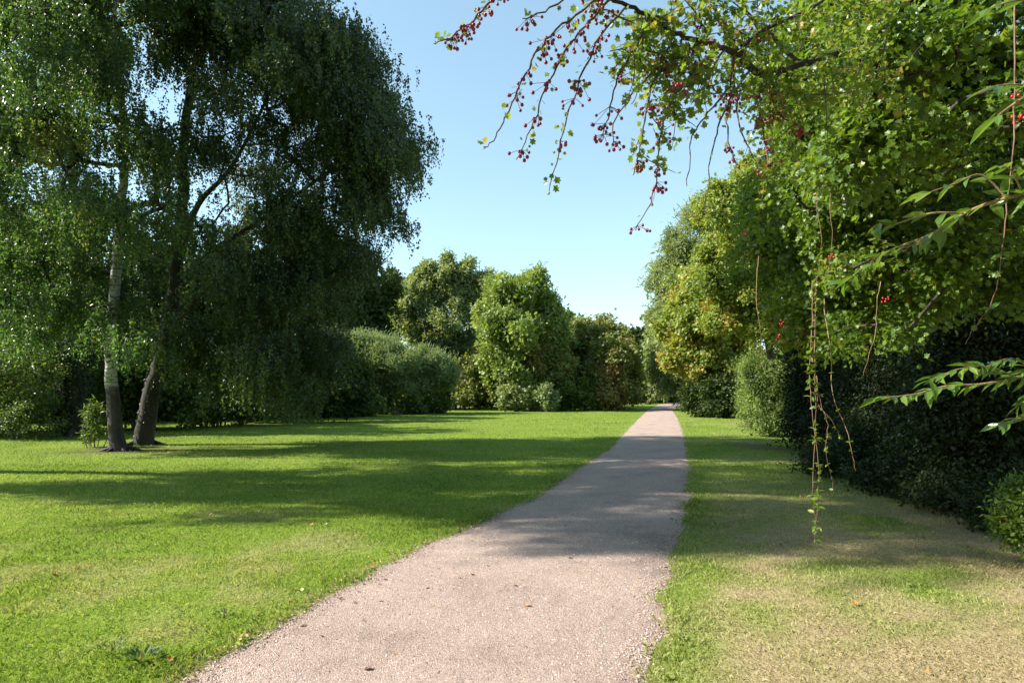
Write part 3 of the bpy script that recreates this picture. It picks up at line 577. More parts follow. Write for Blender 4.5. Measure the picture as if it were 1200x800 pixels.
shrub('low_bush', 'dark low bush between small pale bush and the brown-tinged hawthorn', 672, 55, [lob(668,455,55,18,20,1.4), lob(688,462,55,14,14,1.2)], 260, CL(.2,42,.22), GREEN_SHRUB, seed=60)
shrub('nettle_bank', 'rough green nettle bank at foot of the larger willow', 425, 42, [lob(405,470,42,22,12,1.2), lob(430,474,42,20,10,1.1), lob(385,478,41,24,10,1.2)], 260, CL(.16,40,.2), GREEN_SHRUB, seed=61)
shrub('nettle_bank', 'low nettle clump between the two silvery willows', 470, 45, [lob(462,470,45,18,10,1), lob(490,472,46,18,8,1), lob(515,472,48,16,7,1)], 240, CL(.16,40,.2), GREEN_SHRUB, seed=62)
shrub('dark_bush', 'dark bush in the gap between willows and olive bush', 535, 60, [lob(530,445,60,20,28,2), lob(520,425,62,22,25,2)], 260, CL(.26,44,.3), GREEN_DARK, seed=63)
# --- far trees beyond the path bend
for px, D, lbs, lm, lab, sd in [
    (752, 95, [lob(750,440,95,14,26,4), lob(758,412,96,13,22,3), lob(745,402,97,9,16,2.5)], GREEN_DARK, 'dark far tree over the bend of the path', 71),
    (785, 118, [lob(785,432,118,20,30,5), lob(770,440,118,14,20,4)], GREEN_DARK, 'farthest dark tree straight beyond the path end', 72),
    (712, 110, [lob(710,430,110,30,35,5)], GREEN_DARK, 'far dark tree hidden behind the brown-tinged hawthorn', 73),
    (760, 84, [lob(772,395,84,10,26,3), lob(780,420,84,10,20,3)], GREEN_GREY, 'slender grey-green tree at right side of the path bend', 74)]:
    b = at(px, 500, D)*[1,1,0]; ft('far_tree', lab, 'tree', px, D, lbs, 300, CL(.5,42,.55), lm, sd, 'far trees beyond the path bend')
FW = MB(); R = np.random.default_rng(900); n = 60000
a = R.uniform(-1.25, 1.25, n); rr_ = 150+R.normal(size=n)*6; hz = R.random(n)**.8*(8.5+5*fbm(a*14, a*0, 66))
pos = np.stack([np.sin(a)*rr_, np.cos(a)*rr_, hz], 1); d = R.normal(size=(n, 3)); nr = R.normal(size=(n, 3)); nr[:, 2] += .6
FW.leaves(pos, d, nr, .9*(.6+.8*R.random(n)), np.clip(.4+R.normal(size=n)*.2, 0, 1), 'clump')
tag(FW.build('distant_wood', GREEN_SHRUB), 'far-off dark green wood closing the view behind all the trees', 'wood', kind='stuff')
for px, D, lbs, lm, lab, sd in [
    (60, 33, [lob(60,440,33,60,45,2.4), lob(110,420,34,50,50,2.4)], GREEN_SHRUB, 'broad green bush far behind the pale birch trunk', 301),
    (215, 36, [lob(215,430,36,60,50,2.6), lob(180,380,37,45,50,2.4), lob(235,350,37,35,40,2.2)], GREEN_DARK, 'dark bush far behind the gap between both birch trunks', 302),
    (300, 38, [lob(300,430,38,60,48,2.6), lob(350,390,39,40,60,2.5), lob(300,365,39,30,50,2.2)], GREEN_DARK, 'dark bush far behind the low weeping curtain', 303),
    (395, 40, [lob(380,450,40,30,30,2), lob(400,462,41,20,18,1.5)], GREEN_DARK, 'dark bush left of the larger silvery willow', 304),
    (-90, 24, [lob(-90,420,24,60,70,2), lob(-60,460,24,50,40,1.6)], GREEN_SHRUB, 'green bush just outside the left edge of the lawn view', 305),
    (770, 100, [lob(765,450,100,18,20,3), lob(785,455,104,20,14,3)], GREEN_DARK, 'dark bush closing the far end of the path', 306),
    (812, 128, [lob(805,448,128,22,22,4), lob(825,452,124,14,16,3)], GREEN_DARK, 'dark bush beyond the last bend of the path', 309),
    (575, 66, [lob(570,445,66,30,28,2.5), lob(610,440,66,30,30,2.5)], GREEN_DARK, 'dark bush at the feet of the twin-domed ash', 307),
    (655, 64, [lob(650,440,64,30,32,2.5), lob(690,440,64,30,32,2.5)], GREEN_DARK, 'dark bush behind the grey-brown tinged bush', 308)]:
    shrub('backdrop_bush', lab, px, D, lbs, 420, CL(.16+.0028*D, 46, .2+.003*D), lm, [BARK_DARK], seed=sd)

for px_, py_, hh_, lab, sd in [(-19, -7, 15, 'unseen tall tree added behind the camera to block sky, farthest left', 501), (-10, -9, 16, 'unseen tall tree added behind the camera to block sky, left of the path', 502), (-1.5, -13, 15, 'unseen tall tree added behind the camera to block sky, where the path comes from', 503), (7, -6, 13, 'unseen tall tree added behind the camera to block sky, on the right verge', 504), (13, 1, 12, 'unseen tall tree added behind the hedge to block sky, right of the camera', 505)]:  # unseen trees, added to cut the sky light that fills the shade
    tb_ = np.array([px_, py_, 0.])
    make_tree('sky_blocker_tree', lab, 'tree', [tb_, tb_+[0,0,hh_*.3], tb_+[.3,0,hh_*.6], tb_+[0,.2,hh_*.85]], .3,
        [dict(c=tb_+np.array([dx, dy, hh_*f]), r=np.array([rx, rx*.8, hh_*.17]), w=1, hue=0) for dx, dy, f, rx in [(0,0,.28,3.4),(2,0,.45,3.4),(-2,0,.5,3.4),(0,.3,.68,3.6),(0,0,.84,2.6)]], 620, CL(.34, 40, .5), GREEN_SHRUB, [BARK_DARK], sd, 'unseen trees added to block sky light', sides=9, step=.8, twig=.012)

# --- right side row
D = 58; ft('grey_willow', 'tall feathery grey-green willow right of the path bend', 'tree', 815, D, [lob(800,330,D,32,45,3), lob(785,390,D,18,40,2.5), lob(820,270,D,32,35,3), lob(800,390,D,30,40,3), lob(840,330,D+2,40,50,3), lob(775,350,D,14,40,2), lob(790,290,D,20,25,2)], 1100, dict(shape='narrow', size=.55, per=60, spread=.5, out=.3, droop=-.3, up=.3), GREEN_GREY, 81)
D = 42; ft('field_maple', 'field maple turning orange and yellow over the path side', 'tree', 850, D, [lob(812,415,D,34,24,1.8,1.3,.07), lob(800,425,D-.5,20,18,1.3,1.2,.17), lob(825,375,D,45,32,2.4,1.2,0), lob(798,375,D,24,26,1.8,1,.1), lob(880,370,D,40,40,2,1,-.05), lob(850,425,D,35,28,2.2,1,.05), lob(850,340,D+1,45,40,2.6,1.1,.05), lob(815,335,D,24,22,2,1,.12), lob(840,460,D-.5,30,14,1.6,.8,-.1)], 1300, CL(.2,52,.3), AUTUMN, 82)
shrub('thicket_bush', 'dark thicket bush beneath the orange maple, by the path', 845, 40, [lob(815,466,41,20,12,1.2), lob(850,462,40,30,22,1.6), lob(880,460,38,24,26,1.6)], 330, CL(.17,44,.25), GREEN_DARK, seed=83)
D = 27; ft('green_maple', 'tall yellow-green maple rising behind the orange maple', 'tree', 920, D, [lob(880,260,D,50,50,2.2,1.2), lob(845,260,D+2,30,40,1.8,1), lob(920,210,D-1,50,40,2,1.2), lob(880,330,D,50,45,2.2,1.2), lob(930,290,D-2,60,60,2.2,1), lob(840,310,D+1,24,34,1.5,1), lob(895,390,D,40,35,2,1), lob(960,150,D,60,50,2.2,1), lob(1000,250,D,70,100,2.5,1), lob(850,370,D+1,22,24,1.3,1,.2)], 1900, CL(.13,62,.24), GREEN_TALL, 84)
shrub('privet_bush', 'sunlit pale green upright bush where the verge meets the hedge', 908, 23, [lob(905,468,23,28,36,.9,1.2), lob(890,440,23.2,20,24,.7,1), lob(922,490,22.6,24,26,.7,1), lob(925,450,23,22,30,.8,1), lob(882,465,23.4,14,30,.6,.8), lob(900,500,22.6,20,14,.6,.7)], 800, dict(shape='oval', size=.07, per=52, spread=.15, up=.6), GREEN_ASH, seed=85)
# dark hedge under the hawthorn
HL = dict(shape='oval', size=.06, per=70, spread=.22, up=.6)
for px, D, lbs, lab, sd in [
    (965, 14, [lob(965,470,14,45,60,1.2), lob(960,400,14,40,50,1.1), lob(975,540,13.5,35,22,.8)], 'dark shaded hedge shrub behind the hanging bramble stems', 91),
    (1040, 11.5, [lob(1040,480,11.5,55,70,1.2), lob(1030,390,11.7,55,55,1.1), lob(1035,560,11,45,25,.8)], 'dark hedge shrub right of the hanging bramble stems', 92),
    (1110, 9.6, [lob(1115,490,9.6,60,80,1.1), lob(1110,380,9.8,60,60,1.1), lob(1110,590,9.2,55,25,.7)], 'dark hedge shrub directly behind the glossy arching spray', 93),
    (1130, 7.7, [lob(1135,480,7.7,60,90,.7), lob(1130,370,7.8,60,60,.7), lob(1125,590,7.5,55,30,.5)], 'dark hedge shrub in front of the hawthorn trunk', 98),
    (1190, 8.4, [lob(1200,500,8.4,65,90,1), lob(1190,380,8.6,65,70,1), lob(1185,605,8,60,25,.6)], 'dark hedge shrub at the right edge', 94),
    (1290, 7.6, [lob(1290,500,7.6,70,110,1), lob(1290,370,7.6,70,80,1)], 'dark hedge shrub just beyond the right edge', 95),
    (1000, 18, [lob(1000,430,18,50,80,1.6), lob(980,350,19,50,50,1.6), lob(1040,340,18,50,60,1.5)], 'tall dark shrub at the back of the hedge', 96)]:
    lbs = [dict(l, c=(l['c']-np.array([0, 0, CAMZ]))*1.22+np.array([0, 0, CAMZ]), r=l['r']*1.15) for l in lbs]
    shrub('hedge_shrub', lab, px, D*1.22, lbs, 400, dict(HL, size=.065 if D < 13 else .085, spread=.3, droop=-.4), GREEN_HEDGE_SHADE, [BARK_DARK], seed=sd, group='dark shrubs of the hedge', r0=.05, sub=20, subr=.3)
ft('hedge_tree', 'tall dark hedge tree deep behind the hawthorn at right', 'tree', 1130, 12, [lob(1130,300,12,110,80,1.6), lob(1220,260,11.5,120,130,1.6), lob(1060,330,12.5,60,60,1.4), lob(1150,200,12,110,80,1.5), lob(1180,400,11,90,60,1.2)], 900, dict(HL, size=.09), GREEN_HEDGE_SHADE, 99)
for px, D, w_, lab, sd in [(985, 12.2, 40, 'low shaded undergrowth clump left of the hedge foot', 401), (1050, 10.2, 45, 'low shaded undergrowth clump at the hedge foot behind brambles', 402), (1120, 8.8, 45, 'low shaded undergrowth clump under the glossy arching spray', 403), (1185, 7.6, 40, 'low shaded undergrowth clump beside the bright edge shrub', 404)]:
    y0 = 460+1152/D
    shrub('undergrowth', lab, px, D, [lob(px,y0-16,D,w_,16,.6), lob(px+20,y0-34,D+.5,w_*.6,18,.5), lob(px-25,y0-10,D-.3,w_*.5,10,.4)], 130, dict(shape='oval', size=.06, per=34, spread=.16, up=.7), GREEN_HEDGE_SHADE, [BARK_DARK], seed=sd, r0=.02, sub=16, subr=.3, cat='undergrowth', group='low undergrowth along the hedge foot')
shrub('edge_shrub', 'bright small-leaved shrub low at the right edge above dry grass', 1215, 5.9, [lob(1212,600,5.9,24,40,.3), lob(1200,625,5.8,16,18,.2)], 130, dict(shape='oval', size=.045, per=34, spread=.075, up=.6), GREEN_HAW, seed=97, r0=.02)

# ------------------------------------------------------------------ the near hawthorn with berries
HAWL = dict(shape='haw', size=.049, per=32, spread=.10, up=.7, out=.5, droop=-.3, hvar=.14, back=.8)
tb = np.array([7.9, 10.6, 0])
haw = make_tree('hawthorn_tree', 'near hawthorn overhanging the right verge with long berry-laden branch', 'tree',
    [tb, tb+[-.1,-.1,.9], tb+[-.3,-.2,1.9], tb+[-1.2,-1.2,3.0], tb+[-2.6,-3.0,4.3]], .17,
    [lob(1000,110,4.6,95,90,.9,1.2), lob(955,60,4.4,45,60,.6,1), lob(1080,50,3.9,110,80,.9,1.1), lob(1160,130,3.8,80,100,.8,1), lob(965,215,5.4,70,60,.9,1.2), lob(1050,230,4.8,80,60,.9,.8,-.1), lob(985,310,5.4,65,45,.8,1.1), lob(925,300,6.6,50,45,.9,1.1), lob(905,245,7.4,40,50,1,1), lob(950,365,6,45,22,.6,1), lob(1085,320,5.2,50,35,.7,.8),
     lob(1170,250,4.4,60,60,.8,.3,-.2), lob(1000,0,4.6,90,60,1,1), lob(1150,-60,4.5,150,80,1.2,1), lob(890,330,7.8,26,30,.8,.9), lob(1120,160,5.8,110,120,1,.9), lob(1060,90,3.1,70,60,.5,.8), lob(1010,180,3.4,60,60,.4,1), lob(1090,180,3.6,70,60,.4,.35), lob(1150,330,5.4,60,40,.8,.3,-.2), lob(1010,180,4.3,60,50,.6,.9), lob(1110,230,6.2,110,90,.9,.6,-.25), lob(1075,360,5.6,38,32,.5,1.1), lob(1010,365,5.8,34,30,.5,1.1), lob(1120,310,4.6,44,44,.5,1), lob(955,395,6.2,30,24,.5,1.1), lob(1180,340,4.6,40,50,.5,.8,-.1), lob(1055,390,5,16,22,.3,.9), lob(985,400,5.4,14,22,.3,.9)],  # lobes with negative hue: shaded depth of the crown put into leaf colour
    5000, HAWL, GREEN_HAW, [BARK_DARK, BARK_TWIG], 101, sub=12, subr=.42, twig=.0035, sides=10, step=.22, minz=1.4, bmax=.075, rtop=.12,
    stems=[([tb+[-.3,-.2,1.9], tb+[-1.8,-2.6,3.3], at(1100,20,4.6), at(1030,50,3.4), at(960,68,2.6)], .045)])
R = np.random.default_rng(202)
# overhanging limb: polylines (px, py, distance)
limb = [[(960,68,2.6),(930,78,2.45),(890,85,2.35),(860,62,2.25),(825,50,2.2),(790,38,2.15),(750,14,2.1),(705,-10,2.05),(650,-60,2.0)],
        [(890,85,2.35),(868,60,2.3),(905,30,2.35),(960,5,2.4),(1010,-30,2.5)],
        [(940,76,2.5),(910,50,2.5),(880,20,2.5),(850,-20,2.5)]]
sprays = [[(600,-22,2.0),(570,8,1.95),(545,32,1.92),(522,46,1.9),(508,51,1.9)],
 [(715,-12,2.05),(675,18,2.0),(640,48,1.95),(615,88,1.93),(595,130,1.9),(580,160,1.9),(567,175,1.9)],
 [(715,0,2.05),(690,25,2.0),(660,62,1.97),(640,105,1.95),(622,150,1.93),(605,187,1.92)],
 [(735,8,2.1),(705,40,2.05),(690,70,2.0),(672,115,1.98),(658,165,1.97),(643,226,1.95)],
 [(680,-14,2.05),(645,10,2.0),(612,22,1.98)],
 [(760,20,2.1),(752,40,2.05),(735,70,2.0),(722,100,1.98),(712,140,1.97),(706,165,1.96)],
 [(790,38,2.15),(775,70,2.1),(745,105,2.05),(722,140,2.02),(717,170,2.0)],
 [(840,55,2.2),(815,85,2.12),(790,112,2.08),(776,150,2.06),(772,190,2.05),(765,228,2.04),(745,270,2.03)],
 [(800,45,2.15),(790,70,2.1),(765,95,2.06),(757,140,2.04),(748,180,2.03),(742,205,2.02)],
 [(860,62,2.25),(855,100,2.2),(830,132,2.15),(812,160,2.12),(805,218,2.1)],
 [(880,80,2.3),(860,110,2.25),(842,150,2.2),(833,185,2.18),(826,250,2.17)],
 [(880,80,2.3),(858,115,2.3),(852,150,2.28),(860,185,2.27),(872,206,2.26)],
 [(860,62,2.25),(862,112,2.3),(868,150,2.28),(880,180,2.27),(890,200,2.26)],
 [(905,80,2.4),(890,115,2.36),(895,150,2.34),(899,192,2.32),(900,205,2.32)],
 [(915,80,2.4),(905,110,2.4),(915,135,2.4),(935,150,2.42),(925,175,2.4)],
 [(825,50,2.2),(800,60,2.15),(770,62,2.1),(740,55,2.05),(715,60,2.0)],
 [(790,38,2.15),(770,20,2.12),(740,25,2.1),(710,12,2.07),(690,15,2.05)],
 [(850,58,2.22),(830,80,2.2),(800,95,2.2),(780,120,2.18),(765,125,2.17)],
 [(830,52,2.2),(820,20,2.18),(800,-5,2.15),(790,-30,2.1)],
 [(870,65,2.3),(850,35,2.28),(835,5,2.25),(830,-25,2.2)],
 [(900,82,2.4),(880,100,2.38),(850,110,2.36),(825,112,2.34),(805,120,2.3)],
 [(905,35,2.4),(880,45,2.4),(860,30,2.38),(845,20,2.36)],
 [(930,78,2.45),(920,110,2.45),(905,130,2.43),(880,140,2.4)]]
lm = MB()
for k, pl in enumerate(limb):
    P = smooth_pts([at(*p) for p in pl], 6); P[1:-1] += (R.random((len(P)-2, 3))-.5)*.012
    lm.tube(P, np.linspace(.015 if k == 0 else .010, .005, len(P)), 8, wob=.2, rng=R)
tw = MB(); lf = MB(); bunches = []
def dress(P, dens, size, bare=0.0, berry=0.0, mb=None, hue=0):
    seg = np.linalg.norm(np.diff(P, axis=0), axis=1); L = seg.sum(); n = max(2, int(L*dens)); cs = np.concatenate([[0], np.cumsum(seg)])
    s = np.sort(R.random(n))*L; pos = np.stack([np.interp(s, cs, P[:, c]) for c in range(3)], 1)
    keep = R.random(n) > bare*(s/L)**.4; pos = pos[keep]; n = len(pos)
    if n:
        d = R.normal(size=(n, 3)); d[:, 2] -= .2; nr = R.normal(size=(n, 3)); nr[:, 2] += .5
        mb.leaves(pos+unit(d)*.012, d, nr, size*(.45+.75*R.random(n)), np.clip(.66+hue+R.normal(size=n)*.2, 0, 1), 'haw')
for k, pl in enumerate(sprays):
    P = smooth_pts([at(*p) for p in pl], 5); P[1:-1] += (R.random((len(P)-2, 3))-.5)*.010
    tw.tube(P, np.linspace(.0048, .0016, len(P)), 6)
    long_bare = k in (9, 10, 11, 12)
    left = k < 5
    dress(P, 70 if left else 62, .026, bare=.97 if long_bare else (.35 if left else .85), mb=lf)
    nb = len(P)
    for q in range(nb):
        if R.random() < (.62 if left else (.16 if long_bare else .42)) and q > 1: bunches.append(P[q])
    # short side spurs
    if not left and not long_bare:
        for q in range(2, nb-1):
            for _ in range(2):
                if R.random() < (.55 if q < nb*.4 else .06):
                    dv = R.normal(size=3)*.07; dv[2] -= .04; e = P[q]+dv; S = smooth_pts([P[q], P[q]+dv*.5+R.normal(size=3)*.008, e], 3)
                    tw.tube(S, np.linspace(.0022, .001, len(S)), 5); dress(S, 130, .03, mb=lf)
                    if R.random() < .13: bunches.append(e)
for q in range(46):   # leafy clump where the limb forks
    p0 = at(R.uniform(740, 935), R.uniform(-15, 120), R.uniform(2.15, 2.55)); dv = R.normal(size=3)*.09; S = smooth_pts([p0-dv*.5, p0+R.normal(size=3)*.01, p0+dv], 3)
    tw.tube(S, np.linspace(.0025, .001, len(S)), 5); dress(S, 110, .03, mb=lf)
hb = np.array([tb[0], tb[1], 0])
for q in range(70):   # foliage round the base of the limb
    p0 = at(R.uniform(915, 1060), R.uniform(-10, 130), R.uniform(2.3, 2.9)); dv = R.normal(size=3)*.1; S = smooth_pts([p0-dv*.5, p0+R.normal(size=3)*.01, p0+dv], 3)
    tw.tube(S, np.linspace(.0025, .001, len(S)), 5); dress(S, 120, .034, mb=lf)
lo = lm.build('overhanging_branch', BARK_DARK, haw, hb, True)
tw.build('twigs', BARK_TWIG, lo, hb, True); lf.build('leaves', GREEN_HAW, lo, hb)
bunches = [bunches[i] for i in R.permutation(len(bunches))[:92]]
def sphere(mb, c, r):
    n1, n2 = 6, 4; th = np.linspace(0, np.pi, n2+1); ph = np.linspace(0, 2*np.pi, n1, endpoint=False)
    v = np.array([[math.sin(t)*math.cos(p), math.sin(t)*math.sin(p), 1.15*math.cos(t)] for t in th for p in ph])*r+c
    f = [(i*n1+j, i*n1+(j+1) % n1, (i+1)*n1+(j+1) % n1, (i+1)*n1+j) for i in range(n2) for j in range(n1)]; mb.add(v, f)
for p in bunches:
    m = MB(); nb_ = R.integers(4, 11)
    for _ in range(nb_):
        o = R.normal(size=3)*.019; o[2] = -abs(o[2])-.004; m.tube(np.array([p, p+o*.5+[.002,0,.001], p+o]), .0009, 4); sphere(m, p+o, R.uniform(.0048, .0068))
    m.build('berry_cluster', BERRY, haw, hb, True)
for px, py, D in [(918,378,5.2),(912,395,5.2),(1038,352,4.4),(960,232,4.6),(1190,118,2.6),(1192,140,2.6),(872,272,5.5),(975,300,4.8)]:
    p = at(px, py, D); m = MB()
    for _ in range(6): sphere(m, p+R.normal(size=3)*.014, .0075)
    m.build('berry_cluster', BERRY_RED, haw, hb, True)

# ------------------------------------------------------------------ hanging stems, near sprays
def hanging(name, label, pl, r, bark, leafn, leafsize, cat='bramble', group=None, lm=None, shape='oval', side=None):
    P = smooth_pts([at(*p) for p in pl], 6); ph = R.random(3)*6.28; tq = np.linspace(0, 1, len(P))
    P[1:-1] += (R.random((len(P)-2, 3))-.5)*.006; P += (np.sin(tq[:, None]*R.uniform(7, 12)+ph)*.016*np.sin(tq*3.14)[:, None])*np.array([1, 1, .2])
    root = empty(name, P[0]); tag(root, label, cat, group)
    m = MB(); m.tube(P, np.linspace(r, r*.35, len(P)), 6); m.build('stem', bark, root, P[0], True)
    if leafn:
        lb = MB(); t = np.sort(R.random(leafn))*(len(P)-1); pos = np.stack([np.interp(t, np.arange(len(P)), P[:, c]) for c in range(3)], 1)
        n = leafn*3; pos = np.repeat(pos, 3, 0); d = R.normal(size=(n, 3)); d[:, 2] = d[:, 2]*.5; nr = R.normal(size=(n, 3))*.5; nr[:, 2] += 1
        lb.leaves(pos, d, nr, leafsize*(.5+.8*R.random(n)), np.clip(.65+R.normal(size=n)*.2, 0, 1), shape); lb.build('leaves', lm or GREEN_HAW, root, P[0])
    return root
hanging('hanging_bramble', 'longest leafy bramble stem hanging from hawthorn nearly to the grass', [(952,330,3.2),(951,400,3.05),(953,470,3.0),(955,540,3.0),(957,600,3.0),(955,634,3.0)], 0.0026, BARK_RED, 40, .03)
hanging('hanging_bramble', 'second leafy bramble stem twined beside the longest one', [(957,340,3.2),(954,410,3.06),(952,480,3.02),(954,560,3.01),(958,605,3.01),(964,632,3.01)], 0.0026, BARK_RED, 26, .028)
hanging('hanging_bramble', 'shorter dark bramble stem branching right of the longest stem', [(957,440,3.05),(965,485,3.03),(970,525,3.0),(977,578,3.0)], 0.0023, BARK_RED, 16, .022)
hanging('hanging_bramble', 'short bare spur slanting right out of the bramble tangle', [(955,455,3.05),(966,480,3.0),(984,514,2.97)], 0.0018, BARK_RED, 5, .018)
hanging('hanging_bramble', 'curved tan bramble stem ending lower right of the tangle', [(966,350,3.2),(970,400,3.1),(978,455,3.05),(992,510,3.0),(1003,551,3.0)], 0.0029, BARK_TAN, 7, .02)
hanging('hanging_bramble', 'short bare tan stem hanging before the dark hedge', [(1032,330,3.4),(1028,360,3.35),(1022,400,3.3),(1012,440,3.3)], 0.0023, BARK_TAN, 0, .02)
hanging('hanging_bramble', 'long bare reddish stem curving down at right past the large leaves', [(1190,-10,2.1),(1186,90,2.1),(1187,200,2.1),(1182,270,2.1),(1165,340,2.1),(1140,385,2.1),(1131,403,2.1)], 0.0029, BARK_RED, 4, .05, shape='lance', lm=GREEN_GLOSS)
hanging('hanging_bramble', 'thin pale bramble stem hanging before the yellow-green maple', [(889,300,5),(888,360,5),(890,410,5),(898,440,5)], 0.0029, BARK_TAN, 4, .03)
for px, a, b, lab in [(958,170,360,'upper reddish stem hanging down over the lit hawthorn leaves'), (972,190,330,'upper reddish stem just right of another over the lit hawthorn leaves')]:
    hanging('hanging_bramble', lab, [(px+4,a,3.6),(px+2,(a+b)/2,3.5),(px-2,b,3.4)], 0.0026, BARK_RED, 12, .025)

def spray(name, label, pl, twigs, leafsize, dens, lm, shape='lance'):
    P = smooth_pts([at(*p) for p in pl], 6); root = empty(name, P[0]); tag(root, label, 'branch')
    m = MB(); m.tube(P, np.linspace(.008, .002, len(P)), 7); lb = MB(); lines = [P]
    for t in twigs:
        Q = smooth_pts([at(*p) for p in t], 5); m.tube(Q, np.linspace(.004, .0015, len(Q)), 6); lines.append(Q)
    m.build('stem', BARK_TAN, root, P[0], True)
    for Q in lines:
        seg = np.linalg.norm(np.diff(Q, axis=0), axis=1); L = seg.sum(); cs = np.concatenate([[0], np.cumsum(seg)]); n = max(3, int(L*dens))
        s = np.linspace(.05, 1, n)*L; pos = np.stack([np.interp(s, cs, Q[:, c]) for c in range(3)], 1)
        tdir = unit(np.stack([np.interp(s, cs, np.gradient(Q[:, c])) for c in range(3)], 1))
        for sg in (-1, 1):
            sd = unit(np.cross(tdir, [[0, 0, 1.]]))*sg
            d = tdir*.7+sd*.55+R.normal(size=(n, 3))*.28; d[:, 2] -= .28; nr = R.normal(size=(n, 3))*.35; nr[:, 2] += 1
            lb.leaves(pos, d, nr, leafsize*(.6+.6*R.random(n)), np.clip(.55+R.normal(size=n)*.2, 0, 1), shape)
    lb.build('leaves', lm, root, P[0])
    return root
spray('leafy_branch', 'glossy green arching spray reaching in from the right over the dark hedge',
    [(1290,400,2.6),(1240,425,2.6),(1190,442,2.6),(1150,450,2.6),(1110,452,2.6),(1070,462,2.6),(1030,466,2.6)],
    [[(1190,442,2.6),(1160,430,2.55),(1125,432,2.5),(1090,445,2.5)], [(1215,435,2.6),(1185,420,2.55),(1155,430,2.5)], [(1230,430,2.6),(1215,455,2.6),(1195,475,2.6)], [(1240,470,2.6),(1210,485,2.55),(1172,496,2.5)]], .085, 30, GREEN_GLOSS)
spray('leafy_branch', 'broad-leaved lit spray reaching left across the hawthorn leaves',
    [(1290,215,2.0),(1230,225,2.0),(1180,232,2.0),(1130,250,2.1),(1090,275,2.3),(1040,295,2.5),(990,330,2.7)],
    [[(1180,232,2.0),(1150,205,2.0),(1120,215,2.0),(1090,225,2.0)], [(1200,230,2.0),(1185,200,1.95),(1170,195,1.9)], [(1130,250,2.1),(1090,250,2.1),(1050,262,2.2),(1030,262,2.2)], [(1090,275,2.3),(1060,290,2.3),(1030,280,2.35)]], .085, 20, GREEN_GLOSS)
spray('leafy_branch', 'large-leaved spray entering at the upper right corner',
    [(1290,90,1.7),(1240,100,1.7),(1200,115,1.7),(1170,135,1.7)], [[(1240,10,1.7),(1200,0,1.7),(1165,8,1.7)], [(1240,110,1.7),(1200,100,1.7),(1168,100,1.7)]], .09, 14, GREEN_GLOSS)

# ------------------------------------------------------------------ small plants and fallen leaves
def rosette(name, label, px, py, n, size, lm, spread, shape='lance'):
    b = gnd(px, py); b[2] = float(height(b[0:1], b[1:2])[0]); root = empty(name, b); tag(root, label, 'weed')
    m = MB(); a = R.random(n)*6.28; rad = np.sqrt(R.random(n))*spread; pos = np.stack([np.cos(a)*rad, np.sin(a)*rad*.8, .01+R.random(n)*.03], 1)
    d = np.stack([np.cos(a), np.sin(a), .55+.5*R.random(n)], 1)+R.normal(size=(n, 3))*.25; nr = np.stack([-np.cos(a)*.3, -np.sin(a)*.3, 1+0*a], 1)+R.normal(size=(n, 3))*.2
    m.leaves(pos, d, nr, size*(.5+.8*R.random(n)), R.random(n), shape); m.build('leaves', lm, root)
    s = MB(); s.tube(np.array([[0,0,-.02],[.004,0,.03],[0,.003,.06]]), [.008,.006,.004], 6); s.build('stem', BARK_TAN, root)
rosette('dock_plant', 'broad-leaved dock rosette at the left path edge, near foreground', 165, 772, 46, .06, DOCK, .12)
rosette('plantain_plant', 'flat dark green weed in the left lawn near the dock', 130, 762, 22, .045, DOCK, .10)
rosette('clover_patch', 'small dark weed tuft at left verge above the dock', 262, 722, 18, .035, GREEN_SHRUB, .05, 'oval')
b = gnd(1073, 645); root = empty('grass_stalk', b); tag(root, 'pair of dry seed stalks standing up from the straw grass', 'grass stalk')
for dx, hgt in [(0, .26), (.09, .16)]:
    m = MB(); m.tube(np.array([[dx,0,0],[dx+.01,0,hgt*.5],[dx-.01,0,hgt]]), .003, 5); m.tube(np.array([[dx-.01,0,hgt*.8],[dx-.012,0,hgt*.92],[dx-.015,0,hgt*1.05]]), [.004,.007,.002], 6); m.build('stalk', BARK_TAN, root)

n = 5200; yv = 2.6+R.random(n)**1.4*13; lft = R.random(n) < .72; off = np.abs(R.normal(size=n))*.11-.05
xv = np.where(lft, xl(yv)-off+.03, xr(yv)+off-.03); zv = height(xv, yv)+.006+R.random(n)*.012
mb = MB(); dd = R.normal(size=(n, 3)); dd[:, 2] *= .25; nr = R.normal(size=(n, 3))*.4; nr[:, 2] += 1
mb.leaves(np.stack([xv, yv, zv], 1), dd, nr, .006+.018*R.random(n)**2.5, R.random(n), 'rhomb')
tag(mb.build('leaf_litter', leafmat('leaf_litter', [(0,(.05,.03,.02)),(.5,(.16,.09,.05)),(.85,(.34,.22,.12)),(1,(.5,.4,.24))], trans=.05, rough=.8, spec=.2)), 'crumbled brown leaf litter along both edges of the footpath', 'litter', kind='stuff')
FL = {'orange': plain('orange_dead_leaf', (.42,.15,.03), .6), 'brown': plain('brown_dead_leaf', (.16,.07,.04), .65), 'tan': plain('tan_dead_leaf', (.42,.27,.14), .6), 'yellow': plain('pale_yellow_leaf', (.52,.42,.2), .6)}
meshes = {}
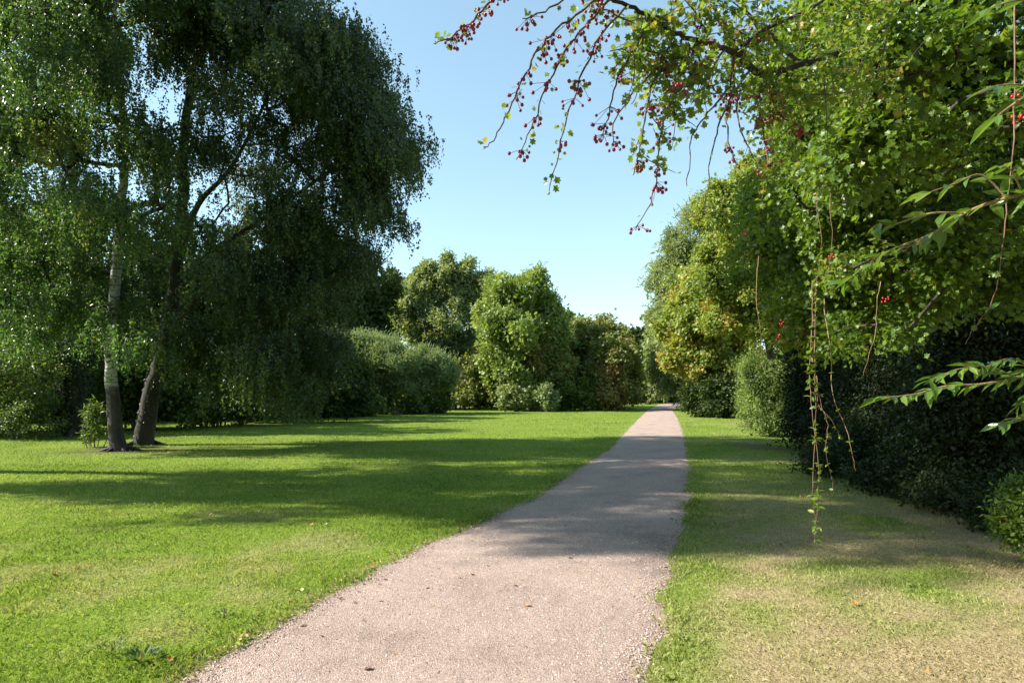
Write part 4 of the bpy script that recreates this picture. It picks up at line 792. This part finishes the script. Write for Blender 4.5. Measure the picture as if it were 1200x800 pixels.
def deadmesh(col, var):
    if (col, var) not in meshes:
        Rr = np.random.default_rng(var*7+3); V = []; k = 9
        out = [(0,-.5),(.2,-.3),(.36,-.12),(.3,.12),(.34,.3),(.12,.4),(0,.56),(-.14,.38),(-.36,.28),(-.28,.1),(-.38,-.14),(-.18,-.32)]
        curl = .25+.5*Rr.random(); v = [(0, 0, .0)]+[(x*(1+.3*(Rr.random()-.5)), y*(1+.2*(Rr.random()-.5)), curl*(x*x*1.6+y*y*.6)+.08*Rr.random()) for x, y in out]
        n = len(out); f = [(0, 1+i, 1+(i+1) % n) for i in range(n)]
        v = [(x, y, z+.02) for x, y, z in v]; sv = len(v)
        st = [(-.02,-.5,.06),(.02,-.5,.06),(.0,-.85,.14)]; f.append((sv, sv+1, sv+2)); v += st
        me = bpy.data.meshes.new('fallen_leaf'); me.from_pydata(v, [], f); me.materials.append(FL[col]); me.update(); meshes[(col, var)] = me
    return meshes[(col, var)]
def dead(x, y, col, size, label, group, onpath):
    o = bpy.data.objects.new('fallen_leaf', deadmesh(col, int(R.integers(0, 4)))); COL.objects.link(o)
    z = float((path_z if onpath else height)(np.array([x]), np.array([y]))[0])+(.002 if onpath else .022)
    o.location = (x, y, z); o.rotation_euler = (R.normal()*.3, R.normal()*.3, R.random()*6.28); o.scale = (size,)*3
    tag(o, label, 'leaf', group)
for px, py, col, lab in [(64,680,'orange','bright orange leaf lying alone in the left lawn'), (322,662,'tan','large tan leaf in the left lawn, nearest the shade edge'), (365,621,'orange','orange-brown leaf at the edge of the birch shade'),
    (618,713,'orange','orange leaf alone in the middle of the path'), (432,787,'brown','dark brown leaf on the path at the bottom edge'), (1002,714,'orange','orange leaf in the straw grass on the right verge'), (382,620,'yellow','pale leaf by the orange-brown one at the shade edge')]:
    p = gnd(px, py); xx, yv_ = p[0], p[1]; onp = xl(np.array([yv_]))[0] < xx < xr(np.array([yv_]))[0]; dead(xx, yv_, col, .06 if py < 700 else .05, lab, 'single fallen leaves', onp)
LABS = {('brown','path'): 'small dark brown dead leaf scattered on the gravel path', ('tan','path'): 'small tan dead leaf scattered on the gravel path', ('yellow','path'): 'small pale yellow leaf scattered on the gravel path', ('orange','path'): 'small orange dead leaf scattered on the gravel path',
  ('brown','edge'): 'dark brown dead leaf along the left grass edge of path', ('tan','edge'): 'tan dead leaf along the left grass edge of path', ('yellow','edge'): 'pale yellow leaf along the left grass edge of path', ('orange','edge'): 'orange dead leaf along the left grass edge of path',
  ('brown','lawn'): 'dark brown dead leaf lying in the left lawn', ('tan','lawn'): 'small tan dead leaf lying in the left lawn', ('yellow','lawn'): 'pale yellow leaf lying in the left lawn',
  ('brown','verge'): 'dark brown dead leaf on the dry right verge', ('tan','verge'): 'tan dead leaf on the dry right verge', ('orange','verge'): 'small orange dead leaf on the dry right verge', ('yellow','verge'): 'pale yellow leaf on the dry right verge'}
def many(zone, n, cols, fx):
    for _ in range(n):
        y = R.uniform(3.2, 9.5) if zone != 'path' else R.uniform(3.4, 8); Y1 = np.array([y]); x = float(fx(Y1)); c = cols[int(R.integers(len(cols)))]
        dead(x, y, c, R.uniform(.022, .045), LABS[(c, zone)], LABS[(c, zone)].replace('leaf', 'leaves'), zone == 'path')
many('path', 34, ['brown','tan','yellow','brown','orange'], lambda Y: xl(Y)[0]+R.uniform(.05, .95)*(xr(Y)-xl(Y))[0])
many('edge', 95, ['brown','tan','tan','yellow','orange','brown'], lambda Y: xl(Y)[0]-abs(R.normal())*.14+.06)
many('lawn', 24, ['brown','tan','yellow'], lambda Y: xl(Y)[0]-R.uniform(.4, 4))
many('verge', 22, ['brown','tan','orange','yellow'], lambda Y: xr(Y)[0]+R.uniform(.1, 3.2))
